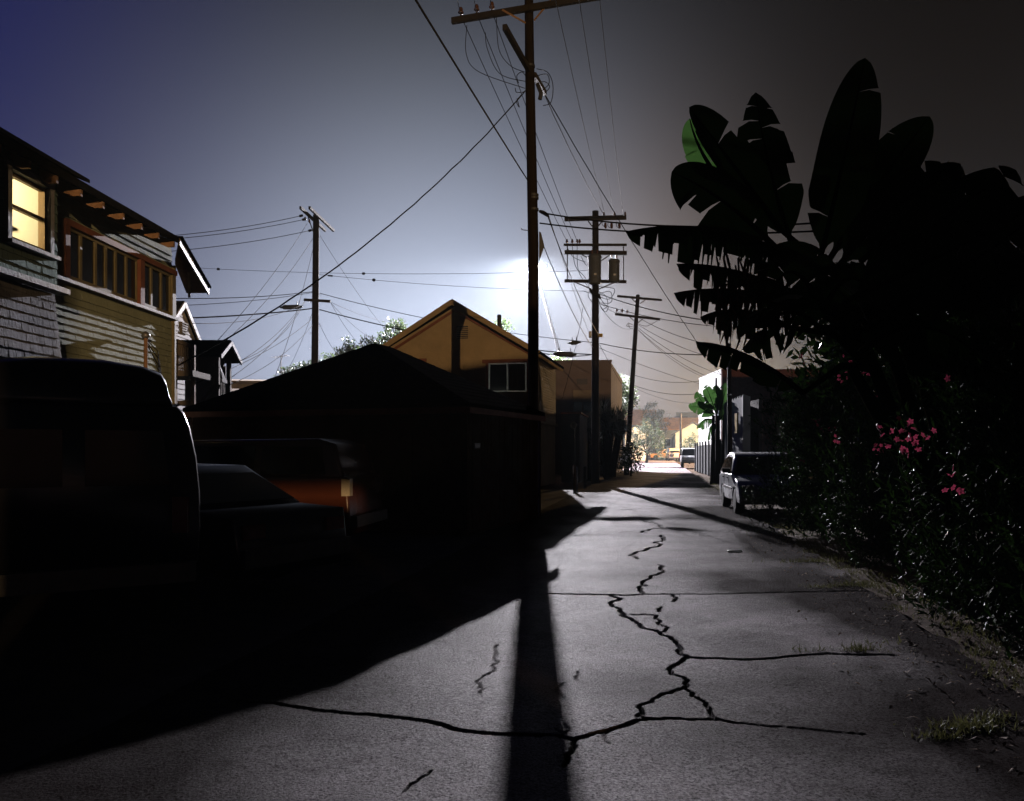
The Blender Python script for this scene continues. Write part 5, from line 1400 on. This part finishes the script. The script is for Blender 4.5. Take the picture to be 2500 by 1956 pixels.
def raw_mesh(name, V, Fs, mt, parent, kind=None):
    me = bpy.data.meshes.new(name)
    off = wloc(parent) if parent else Vector((0, 0, 0))
    me.from_pydata([(v[0] - off.x, v[1] - off.y, v[2] - off.z) for v in V], [], Fs)
    me.materials.append(mt); me.update()
    o = bpy.data.objects.new(name, me); COL.objects.link(o)
    if parent: o.parent = parent
    if kind: o['kind'] = kind
    return o

def tree(name, label, base, blobs, nleaf, L, W, mt, trunk_r=.15, cat='tree', group=None, upright=.2, outward=.8):
    """blobs: (dx, dy, z, rx, ry, rz); leaves sit in clumps through each blob"""
    t = thing(name, label, cat, base, group)
    B0 = Vector(base)
    V, Fs = [], []
    tot = sum((b[3] * b[4] * b[5]) ** .667 for b in blobs)
    for b in blobs:
        c = B0 + Vector(b[:3]); rad = Vector(b[3:])
        n = int(nleaf * (b[3] * b[4] * b[5]) ** .667 / tot)
        ncl = max(4, n // 26)
        for _ in range(ncl):
            d = rand_dir(); rr = random.random() ** .38
            cc = c + Vector((d.x * rad.x, d.y * rad.y, d.z * rad.z)) * rr
            for _ in range(26):
                q_ = rand_dir() * (random.random() ** .5) * max(L * 1.9, .16 * rad.length)
                ld = (d * outward + rand_dir() * .8 + Vector((0, 0, upright))).normalized()
                leaf_quads(V, Fs, cc + q_, ld, rand_dir(), L * random.uniform(.6, 1.2), W * random.uniform(.7, 1.2))
    raw_mesh('foliage', V, Fs, mt, t)
    mb = MB()
    zc = min(b[2] for b in blobs)
    mb.tube([B0 - Vector((0, 0, .1)), B0 + Vector((trunk_r * .5, 0, zc * .5)), B0 + Vector((0, 0, zc + .2))], [trunk_r, trunk_r * .8, trunk_r * .6], 8)
    mb.build('trunk', M['bark'], t, True)
    for b in blobs:
        a = B0 + Vector((0, 0, zc * .8)); e_ = B0 + Vector(b[:3])
        mb = MB(); mb.tube([a, a.lerp(e_, .5) + Vector((0, 0, .1)), e_], [trunk_r * .5, trunk_r * .35, trunk_r * .15], 6); mb.build('limb', M['bark'], t, True)
    return t

def B3(x, y, D, rx, ry, rz, base):
    p = at(x, y, D); return (p.x - base[0], p.y - base[1], p.z, rx, ry, rz)
# trees behind the garage and the ochre house
b = (at(965, 1100, 72).x, 72, 0)
tree('leafy_tree', 'bushy pale-lit tree rising behind the ochre gable', b, [B3(975, 815, 72, 1.3, 1.0, 1.0, b), B3(1000, 840, 72, 1.6, 1.2, 1.2, b), B3(945, 850, 72, 1.2, 1.0, 1.0, b), B3(960, 800, 72, .7, .6, .6, b)], 2600, .26, .13, M['tree_leaf'], .2, group='trees beyond the garage')
b = (at(850, 1100, 66).x, 66, 0)
tree('leafy_tree', 'narrow lit tree just above the garage roof ridge', b, [B3(848, 852, 66, .6, .6, .7, b), B3(862, 868, 66, .9, .7, .7, b), B3(836, 872, 66, .5, .5, .6, b)], 1300, .24, .12, M['tree_leaf'], .15, group='trees beyond the garage')
b = (at(905, 1100, 68).x, 68, 0)
tree('leafy_tree', 'small round tree between the garage ridge and the gable', b, [B3(897, 848, 68, .5, .5, .6, b), B3(915, 850, 68, .5, .5, .5, b), B3(905, 868, 68, 1.0, .7, .6, b)], 1100, .24, .12, M['tree_leaf'], .15, group='trees beyond the garage')
b = (at(755, 1100, 80).x, 80, 0)
tree('lit_hedge_tree', 'row of bright sloping tree crowns behind the peg pole', b, [B3(690 + 24 * k, 922 - 7.5 * k, 80 + k * .2, .75, .8, .6 + .06 * k, b) for k in range(7)], 3000, .24, .14, M['tree_leaf'], .2, group='trees beyond the garage')
b = (at(1222, 1100, 80).x, 80, 0)
tree('leafy_tree', 'bright tree tip showing over the ochre roof ridge', b, [B3(1222, 800, 80, .9, .8, .7, b), B3(1210, 815, 80, .8, .8, .8, b)], 900, .26, .13, M['tree_leaf'], .2, group='trees beyond the garage')
b = (at(1366, 1100, 84).x, 84, 0)
tree('leafy_tree', 'pale tree crown just above the pink block parapet', b, [B3(1366, 888, 84, 1.2, .9, .8, b), B3(1350, 893, 84, .8, .8, .5, b), B3(1385, 893, 84, .7, .7, .4, b)], 1100, .26, .13, M['tree_leaf'], .2)
# tree right of the pink block
b = (at(1515, 1100, 84).x, 84, 0)
tree('lit_tree', 'brightly lit grey-green tree at the corner of the pink block', b, [B3(1506, 935, 84, 1.1, 1.0, 1.1, b), B3(1525, 960, 84, 1.2, 1.0, 1.2, b), B3(1512, 985, 84, 1.3, 1.0, 1.2, b), B3(1535, 985, 84, .9, .8, .9, b), B3(1500, 1010, 84, 1.3, 1, 1.2, b)], 3400, .24, .13, M['tree_leaf'], .22)
# big grey-green shrub at the alley bend
b = (at(1578, 1100, 112).x, 112, 0)
tree('grey_green_shrub', 'large grey-green shrub at the bend of the alley', b, [B3(1560, 1060, 112, 1.4, 1.2, 1.5, b), B3(1585, 1048, 112, 1.3, 1.2, 1.2, b), B3(1605, 1075, 112, 1.2, 1.2, 1.4, b), B3(1570, 1090, 112, 1.8, 1.4, 1.3, b), B3(1545, 1085, 112, 1.0, 1, 1.4, b), B3(1612, 1100, 112, .9, 1, 1.0, b)], 4600, .22, .12, M['shrub_leaf'], .2, 'shrub')
b = (at(1683, 1100, 108).x, 108, 0)
tree('bright_shrub', 'bright green shrub behind the parked off-road car', b, [B3(1684, 1085, 108, .9, .8, .8, b), B3(1692, 1075, 108, .6, .6, .7, b), B3(1675, 1095, 108, .7, .7, .6, b)], 1100, .2, .1, M['shrub_leaf'], .12, 'shrub')
b = (at(1595, 1100, 160).x, 160, 0)
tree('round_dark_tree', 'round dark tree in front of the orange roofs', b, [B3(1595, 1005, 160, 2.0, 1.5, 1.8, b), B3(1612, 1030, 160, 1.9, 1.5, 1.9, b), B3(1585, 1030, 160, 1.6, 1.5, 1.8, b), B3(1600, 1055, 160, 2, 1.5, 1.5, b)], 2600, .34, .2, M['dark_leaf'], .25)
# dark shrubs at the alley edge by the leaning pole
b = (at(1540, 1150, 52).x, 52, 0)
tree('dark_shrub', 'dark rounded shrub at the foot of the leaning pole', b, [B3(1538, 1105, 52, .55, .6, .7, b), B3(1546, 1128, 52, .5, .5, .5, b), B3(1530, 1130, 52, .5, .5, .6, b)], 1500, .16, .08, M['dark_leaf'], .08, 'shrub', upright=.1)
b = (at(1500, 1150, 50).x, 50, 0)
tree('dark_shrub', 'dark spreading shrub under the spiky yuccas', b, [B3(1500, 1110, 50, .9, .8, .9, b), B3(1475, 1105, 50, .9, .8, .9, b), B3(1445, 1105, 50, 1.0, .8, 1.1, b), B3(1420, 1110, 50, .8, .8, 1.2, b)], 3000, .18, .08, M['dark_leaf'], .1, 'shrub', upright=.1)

def yucca(label, heads, base):
    t = thing('yucca', label, 'yucca', base, 'yuccas at the alley edge')
    for (x, y, D, r) in heads:
        c = at(x, y, D); V, Fs = [], []
        for _ in range(150):
            d = rand_dir(); d.z = d.z * .9 + .15; d.normalize()
            leaf_quads(V, Fs, c, d, Vector((0, 0, 1)), r * random.uniform(.75, 1.1), .07, .3)
        raw_mesh('rosette', V, Fs, M['dark_leaf'], t)
        mb = MB(); mb.tube([(base[0], base[1], -.1), ((base[0] + c.x) / 2, (base[1] + c.y) / 2, c.z * .5), c], [.16, .13, .1], 8); mb.build('stem', M['bark'], t, True)
yucca('tall forked yucca with spiky heads beside the transformer pole', [(1474, 1010, 47.5, 1.05), (1496, 1030, 47.2, 1.0), (1452, 1030, 47.6, 1.0), (1483, 1050, 47.0, .9)], (at(1482, 1150, 47).x, 47, 0))
yucca('shorter yucca leaning out over the alley by the leaning pole', [(1513, 1022, 49, .95), (1508, 1050, 48.8, .9), (1520, 1045, 49, .7)], (at(1492, 1150, 49).x, 49, 0))
yucca('low yucca close to the yard wall', [(1432, 1040, 46, .95), (1425, 1065, 46, .9)], (at(1436, 1150, 46).x, 46, 0))

# banana plants --------------------------------------------------------------
def banana_leaf(parent, base, tip, ctrl, D, W, dD=(0, 0), tears=3, hang=0.0, tilt=.3, rag=.0, w_sides=(1, 1), mt=None, seed=1):
    """base, ctrl, tip: the midrib in photo columns and rows at depth D; W half width in metres"""
    rd = random.Random(seed)
    p0 = at(*base, D + dD[0] * .3); p2 = at(*tip, D + dD[1]); pc = at(*ctrl, D + (dD[0] + dD[1]) / 2)
    N = 44
    mid = [(1 - t) ** 2 * p0 + 2 * t * (1 - t) * pc + t * t * p2 for t in [i / N for i in range(N + 1)]]
    view = Vector((0, 1, 0))
    V, Fs = [], []
    def prof(t):
        if t < .08: return .10
        u = (t - .08) / .92
        return max(.015, min(1, (u / .25) ** .6) * (1 - max(0, (u - .45) / .55) ** 2.3) ** .65)
    for side in (1, -1):
        tset = set(rd.sample(range(8, N - 3), min(tears, N - 12)))
        lenf = 1.0; swing = 0.0
        start = True
        for i in range(N):
            if i in tset:
                lenf = 1 - rd.random() * (.25 + .55 * rag); swing = rd.uniform(-.25, .25) * (1 + rag); start = True
            quad = []
            for j, (ii) in enumerate((i, i + 1)):
                t = ii / N
                tg = (mid[min(ii + 1, N)] - mid[max(ii - 1, 0)]).normalized()
                cr_ = tg.cross(view)
                if cr_.length < .1: cr_ = Vector((0, 0, 1))
                cr_.normalize()
                dirn = (cr_ * side + view * (tilt * side * .6 + tilt * .4) + tg * (.22 + swing)).normalized()
                dn = Vector((0, 0, -1))
                dirn = (dirn * (1 - hang) + dn * hang + view * (.25 * side * hang)).normalized()
                w = W * prof(t) * w_sides[0 if side == 1 else 1] * lenf
                gap = .0
                if start and j == 0: gap = .35
                m0 = mid[ii]
                e1 = m0 + dirn * (w * .5) + Vector((0, 0, .05 * w))
                e2 = m0 + dirn * w - Vector((0, 0, (.12 + .25 * rag) * w)) + tg * (gap * W * .25)
                quad.append((m0, e1, e2))
            k = len(V)
            for m0, e1, e2 in quad: V += [tuple(m0), tuple(e1), tuple(e2)]
            if rag > .3 and rd.random() < .12 * rag:
                Fs.append((k, k + 3, k + 4, k + 1))
            else:
                Fs += [(k, k + 3, k + 4, k + 1), (k + 1, k + 4, k + 5, k + 2)]
            start = False
    o = raw_mesh('leaf', V, Fs, mt or M['banana_leaf'], parent)
    mb = MB(); mb.tube(mid, [.028 - .024 * i / N for i in range(N + 1)], 6); mb.build('midrib', M['banana_stem'], o, True)
    return o

bn = thing('banana_plant', 'huge black banana plant with upright and drooping torn leaves', 'banana plant', (3.75, 8.7, 0))
BL = [  # base, ctrl, tip, D, half width, kw
    ((1905, 560), (1790, 400), (1683, 262), 11.4, .32, dict(tears=2, tilt=.5, w_sides=(.55, 1.1))),
    ((1890, 600), (1760, 470), (1640, 420), 11.0, .42, dict(tears=3, tilt=.3, rag=.2)),
    ((1935, 600), (1870, 420), (1845, 226), 12.4, .42, dict(tears=6, tilt=.2, rag=.25)),
    ((2000, 640), (2060, 400), (2112, 142), 11.6, .40, dict(tears=1, tilt=.2)),
    ((2020, 640), (2160, 420), (2270, 285), 12.6, .46, dict(tears=2, tilt=.25)),
    ((2040, 660), (2200, 460), (2335, 430), 12.0, .52, dict(tears=3, tilt=.2, rag=.2)),
    ((2080, 700), (2280, 560), (2405, 490), 11.8, .45, dict(tears=3, tilt=.2)),
    ((2060, 740), (2270, 640), (2500, 520), 10.6, .55, dict(tears=4, tilt=.15, rag=.2)),
    ((2180, 640), (2330, 500), (2480, 415), 11.3, .55, dict(tears=4, tilt=.2, rag=.2)),
    ((2220, 760), (2420, 600), (2620, 470), 10.9, .60, dict(tears=4, tilt=.2, rag=.2)),
    ((2100, 640), (2230, 520), (2345, 400), 11.9, .42, dict(tears=3, tilt=.2)),
    ((2120, 780), (2330, 640), (2520, 640), 11.0, .60, dict(tears=6, tilt=.2, rag=.3, hang=.2)),
    ((1960, 640), (1740, 520), (1528, 566), 11.2, .42, dict(tears=18, hang=.82, rag=.75, tilt=.2)),
    ((1950, 720), (1780, 640), (1652, 645), 11.6, .36, dict(tears=18, hang=.75, rag=.85, tilt=.2)),
    ((1940, 740), (1780, 690), (1646, 716), 11.9, .36, dict(tears=16, hang=.8, rag=.7, tilt=.2)),
    ((1930, 800), (1800, 730), (1710, 775), 12.0, .34, dict(tears=16, hang=.85, rag=.8, tilt=.2)),
    ((1960, 960), (1820, 840), (1699, 835), 11.4, .28, dict(tears=6, hang=.55, rag=.3, tilt=.3)),
    ((2060, 760), (2200, 640), (2270, 760), 11.2, .55, dict(tears=8, hang=.4, rag=.4, tilt=.2)),
    ((2000, 740), (1930, 600), (1880, 720), 11.0, .55, dict(tears=6, hang=.3, rag=.3, tilt=.2)),
    ((2010, 760), (2080, 600), (2150, 760), 10.8, .60, dict(tears=8, hang=.3, rag=.3, tilt=.2)),
    ((2000, 800), (1900, 700), (1840, 860), 11.0, .5, dict(tears=9, hang=.4, rag=.5, tilt=.2)),
    ((2100, 860), (2260, 720), (2420, 900), 10.8, .55, dict(tears=8, hang=.4, rag=.4, tilt=.2)),
]
BS = .735                                             # the plant stands about 8.5 m away
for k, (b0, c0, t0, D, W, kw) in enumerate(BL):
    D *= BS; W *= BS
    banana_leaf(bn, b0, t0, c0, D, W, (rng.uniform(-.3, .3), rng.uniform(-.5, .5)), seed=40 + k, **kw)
tops = []
for k, (x0, x1, y1, D) in enumerate(((2285, 2120, 860, 8.8), (2320, 2170, 830, 8.6), (2360, 2230, 850, 8.9), (2300, 2080, 900, 9.1))):
    a = at(x0, 1250, D); b = at(x1, y1, D); tops.append(b)
    part('stem', M['banana_stem'], bn, 'tube', [(a.x, D, -.08), (a.x + (b.x - a.x) * .3, D, b.z * .5), b], [.10, .085, .055], 12, smooth=True)
for k, (b0, c0, t0, D, W, kw) in enumerate(BL):
    p = at(*b0, D * BS); q_ = min(tops, key=lambda t: (t - p).length)
    part('petiole', M['banana_stem'], bn, 'tube', [q_ - Vector((0, 0, .15)), q_.lerp(p, .5) + Vector((.05, 0, .06)), p], [.05, .035, .025], 8, smooth=True)
banana_leaf(bn, (1775, 462), (1684, 290), (1700, 372), 8.25, .17, (0, 0), tears=1, tilt=.1, w_sides=(.9, .5), mt=M['banana_young'], seed=77)
# hanging dead leaves on the outer side
for k in range(26):
    x = random.uniform(1745, 1830); y = random.uniform(600, 700)
    p = at(x, y, 8.6 + random.uniform(-.2, .2)); L_ = random.uniform(.3, .8)
    mb = MB(); pts = [p + Vector((random.uniform(-.03, .03), 0, -L_ * t / 5)) + Vector((.02 * math.sin(t * 1.7 + k), .02, 0)) for t in range(6)]
    mb.tube(pts, [.009, .012, .015, .010, .013, .003], 4); mb.build('dead_leaf_strip', M['dead_leaf'], bn)

sbn = thing('small_banana', 'small bright green banana clump against the white block', 'banana plant', (at(1745, 1160, 40).x, 40, 0))
for k, (b0, c0, t0, W, kw) in enumerate((((1748, 1010), (1732, 960), (1722, 942), .32, dict(tears=3)), ((1745, 1012), (1712, 985), (1700, 957), .34, dict(tears=4, rag=.2)), ((1752, 1010), (1752, 965), (1748, 940), .28, dict(tears=3)),
                                         ((1756, 1010), (1770, 960), (1775, 935), .32, dict(tears=4, rag=.2)), ((1745, 1020), (1710, 985), (1682, 995), .34, dict(tears=5, hang=.3)), ((1746, 1030), (1720, 1010), (1705, 1045), .4, dict(tears=6, hang=.5, rag=.4)),
                                         ((1752, 1030), (1790, 985), (1800, 1000), .4, dict(tears=4, hang=.3)), ((1748, 1040), (1735, 1020), (1730, 1075), .36, dict(tears=8, hang=.6, rag=.4)))):
    banana_leaf(sbn, b0, t0, c0, 40, W, (0, random.uniform(-.5, .5)), seed=90 + k, mt=M['banana_young'], **kw)
for x in (1740, 1752, 1766):
    a = at(x, 1160, 40); b = at(x + 2, 1015, 40)
    part('stem', M['banana_stem'], sbn, 'tube', [(a.x, 40, -.05), b], [.13, .07], 10, smooth=True)

# oleanders along the verge ---------------------------------------------------
def oleander(label, c, blobs, n, L=.15, W=.028, flowers=()):
    t = thing('oleander_shrub', label, 'oleander', c, 'oleander shrubs along the verge')
    C0 = Vector(c); V, Fs = [], []
    tot = sum((b[3] * b[4] * b[5]) ** .667 for b in blobs)
    for b in blobs:
        bc = C0 + Vector(b[:3]); rad = Vector(b[3:]); nb = int(n * (b[3] * b[4] * b[5]) ** .667 / tot) // 14
        for _ in range(nb):
            d = rand_dir(); rr = random.random() ** .4
            tipp = bc + Vector((d.x * rad.x, d.y * rad.y, d.z * rad.z)) * rr
            if tipp.z < .1: continue
            ax = (d * .6 + Vector((0, 0, .8)) + rand_dir() * .3).normalized()
            for j in range(14):
                q_ = tipp - ax * (j * .035)
                ld = (ax * .55 + rand_dir()).normalized()
                leaf_quads(V, Fs, q_, ld, ax, L * random.uniform(.6, 1.15), W * random.uniform(.7, 1.2), .35)
    raw_mesh('foliage', V, Fs, M['oleander_leaf'], t)
    for k in range(9):
        b = random.choice(blobs); e_ = C0 + Vector(b[:3]) + rand_dir() * min(b[3:]) * .7
        a = C0 + Vector((random.uniform(-.25, .25), random.uniform(-.25, .25), -.05))
        mb = MB(); mb.tube([a, a.lerp(e_, .5) + Vector((0, 0, .2)), e_], [.03, .022, .008], 6); mb.build('stem', M['bark'], t, True)
    for (x, y, D, rad, nf) in flowers:
        fc = at(x, y, D)
        V2, F2 = [], []
        for _ in range(nf):
            p = fc + Vector((random.gauss(0, rad), random.gauss(0, rad * .5), random.gauss(0, rad)))
            ax = rand_dir(); ax.y = -abs(ax.y); ax.normalize()
            u = ax.cross(Vector((0, 0, 1))).normalized(); v = ax.cross(u)
            for m_ in range(5):
                an_ = m_ * math.tau / 5
                d = (u * math.cos(an_) + v * math.sin(an_)) + ax * .35
                leaf_quads(V2, F2, p, d.normalized(), ax, .028, .024, .4)
        raw_mesh('flower_cluster', V2, F2, M['petal'], t, 'stuff')
    return t
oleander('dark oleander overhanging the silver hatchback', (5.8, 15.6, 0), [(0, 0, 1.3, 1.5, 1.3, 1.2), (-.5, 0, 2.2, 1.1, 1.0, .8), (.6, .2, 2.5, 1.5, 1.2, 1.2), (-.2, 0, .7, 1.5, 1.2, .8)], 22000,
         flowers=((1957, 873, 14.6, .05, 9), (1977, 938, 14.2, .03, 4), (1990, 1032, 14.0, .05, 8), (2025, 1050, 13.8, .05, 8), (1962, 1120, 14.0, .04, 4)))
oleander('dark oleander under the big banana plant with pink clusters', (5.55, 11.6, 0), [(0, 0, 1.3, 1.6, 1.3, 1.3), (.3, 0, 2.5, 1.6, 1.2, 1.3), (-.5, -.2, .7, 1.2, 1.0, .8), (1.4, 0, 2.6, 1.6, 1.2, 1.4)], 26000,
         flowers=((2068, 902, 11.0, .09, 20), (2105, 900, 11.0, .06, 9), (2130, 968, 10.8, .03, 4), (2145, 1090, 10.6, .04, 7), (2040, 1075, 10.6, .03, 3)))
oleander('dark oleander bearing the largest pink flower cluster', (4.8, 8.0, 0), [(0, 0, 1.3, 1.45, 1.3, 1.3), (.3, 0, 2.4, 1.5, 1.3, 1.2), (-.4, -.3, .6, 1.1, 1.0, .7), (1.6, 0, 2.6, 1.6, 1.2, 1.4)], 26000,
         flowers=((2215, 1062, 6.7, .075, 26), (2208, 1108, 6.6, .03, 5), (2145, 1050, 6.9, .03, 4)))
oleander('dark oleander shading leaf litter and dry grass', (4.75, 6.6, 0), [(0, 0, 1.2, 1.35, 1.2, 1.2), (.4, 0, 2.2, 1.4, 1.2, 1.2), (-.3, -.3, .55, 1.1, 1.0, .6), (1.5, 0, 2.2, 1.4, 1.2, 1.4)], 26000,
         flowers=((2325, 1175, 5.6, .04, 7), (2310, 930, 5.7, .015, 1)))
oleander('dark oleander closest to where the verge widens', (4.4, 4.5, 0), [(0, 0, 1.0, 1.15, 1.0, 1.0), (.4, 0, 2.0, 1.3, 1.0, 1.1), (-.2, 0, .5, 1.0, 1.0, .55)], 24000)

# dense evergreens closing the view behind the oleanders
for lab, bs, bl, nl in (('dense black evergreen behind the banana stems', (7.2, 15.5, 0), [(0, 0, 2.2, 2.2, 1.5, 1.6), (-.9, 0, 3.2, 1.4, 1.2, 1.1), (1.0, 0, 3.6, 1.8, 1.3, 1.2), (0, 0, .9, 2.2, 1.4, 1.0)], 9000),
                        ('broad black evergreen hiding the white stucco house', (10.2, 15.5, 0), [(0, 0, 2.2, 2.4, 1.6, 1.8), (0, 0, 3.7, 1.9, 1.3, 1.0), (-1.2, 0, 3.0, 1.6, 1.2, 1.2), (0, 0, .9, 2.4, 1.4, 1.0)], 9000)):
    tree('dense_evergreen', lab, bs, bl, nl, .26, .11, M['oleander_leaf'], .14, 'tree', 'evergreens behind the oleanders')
# verge: dry grass tufts, fallen leaves --------------------------------------
V, Fs = [], []
def tuft(x, y, n, h, spread):
    for _ in range(n):
        p = Vector((x + random.gauss(0, spread), y + random.gauss(0, spread * .35), -.02))
        d = (Vector((random.gauss(0, .45), random.gauss(0, .45), 1))).normalized()
        leaf_quads(V, Fs, p, d, rand_dir(), h * random.uniform(.5, 1.2), .008, .8)
for (x0, y0, x1, y1, n) in ((1930, 1373, 2030, 1372, 14), (1985, 1435, 2130, 1432, 22), (2050, 1592, 2200, 1580, 10), (2260, 1790, 2500, 1765, 20), (1830, 1290, 1920, 1305, 10), (1720, 1180, 1770, 1200, 16), (1745, 1192, 1800, 1200, 10)):
    for k in range(n):
        t = random.random(); gx, gy = gnd(x0 + (x1 - x0) * t, y0 + (y1 - y0) * t)
        tuft(gx + random.gauss(0, .1), gy + random.gauss(0, .06), random.randint(8, 40), (.05 + .006 * gy ** .5) * random.uniform(.6, 1.4), (.05 + .008 * gy) * random.uniform(.4, 1.3))
y = 3.2
while y < 50:
    tuft(edge_r(y) + random.uniform(-.02, .5), y, 26, .06, .09); y *= 1.012
go = raw_mesh('verge_grass', V, Fs, M['grass'], None, 'stuff'); tag(go, 'dry grass tufts along the concrete edge', 'grass')
V, Fs = [], []
for _ in range(2600):
    y = 3.4 * (30 / 3.4) ** random.random(); x = edge_r(y) + random.gauss(.25, .45)
    d = rand_dir(); d.z *= .25; d.normalize()
    leaf_quads(V, Fs, Vector((x, y, (.012 if x < edge_r(y) else -.07) + random.random() * .02)), d, Vector((random.gauss(0, .3), random.gauss(0, .3), 1)).normalized(), random.uniform(.03, .09), random.uniform(.01, .022), .6)
lo = raw_mesh('leaf_litter', V, Fs, M['litter'], None, 'stuff'); tag(lo, 'fallen leaves scattered under the oleanders', 'leaf litter')
# soil verge a little below the slab
g = MB()
vy = [2 * (70 / 2) ** (i / 60) for i in range(61)]
Vg = []
for yv_ in vy:
    for j in range(9):
        Vg.append((edge_r(yv_) - .1 + j * .7, yv_, -.045 + (.03 * math.sin(yv_ * 5 + j * 2.1) + .02 * math.sin(yv_ * 13 + j)) * (j > 0) - (0.03 if j == 0 else 0)))
g.add(Vg, [(i * 9 + j, i * 9 + j + 1, (i + 1) * 9 + j + 1, (i + 1) * 9 + j) for i in range(60) for j in range(8)])
tag(g.build('verge', M['soil'], None, True, fix=False), kind='structure')

# crushed white cup on the concrete
cx_, cy_ = gnd(1797, 1349)
mb = MB(); mb.lathe((cx_ - .12, cy_, .035), [(.022, 0), (.034, .012), (.036, .10), (.04, .19), (.036, .20), (.02, .2)], 14, (1, .12, .02))
mb.v = [Vector((p.x, cy_ + (p.y - cy_) * 1.5, .004 + max(0, p.z) * .42)) for p in mb.v]
cup = mb.build('crushed_cup', M['cup_plastic'], None, True); tag(cup, 'crushed white cup lying on the concrete', 'cup')
mb = MB(); mb.lathe((cx_ + .075, cy_ + .024, .030), [(.042, 0), (.042, .006), (.036, .008)], 14, (1, .12, .02)); mb.v = [Vector((p.x, cy_ + (p.y - cy_) * 1.5, .004 + max(0, p.z) * .42)) for p in mb.v]; mb.build('rim', M['white_plastic'], cup, True)

# ------------------------------------------------------------------ the hazy night air
hm = bpy.data.materials.new('haze'); hm.use_nodes = True
N = hm.node_tree.nodes; N.clear()
ho = N.new('ShaderNodeOutputMaterial'); hv = N.new('ShaderNodeVolumePrincipled')
hv.inputs['Color'].default_value = (0.74, 0.86, 0.95, 1)
hv.inputs['Density'].default_value = HAZE_DENSITY
hv.inputs['Anisotropy'].default_value = HAZE_G
hm.node_tree.links.new(hv.outputs[0], ho.inputs['Volume'])
mb = MB(); mb.box((0, 90, 10.4), (440, 320, 23.2)); hz = mb.build('haze', hm)
tag(hz, 'thin night haze filling the alley', 'haze', kind='stuff')
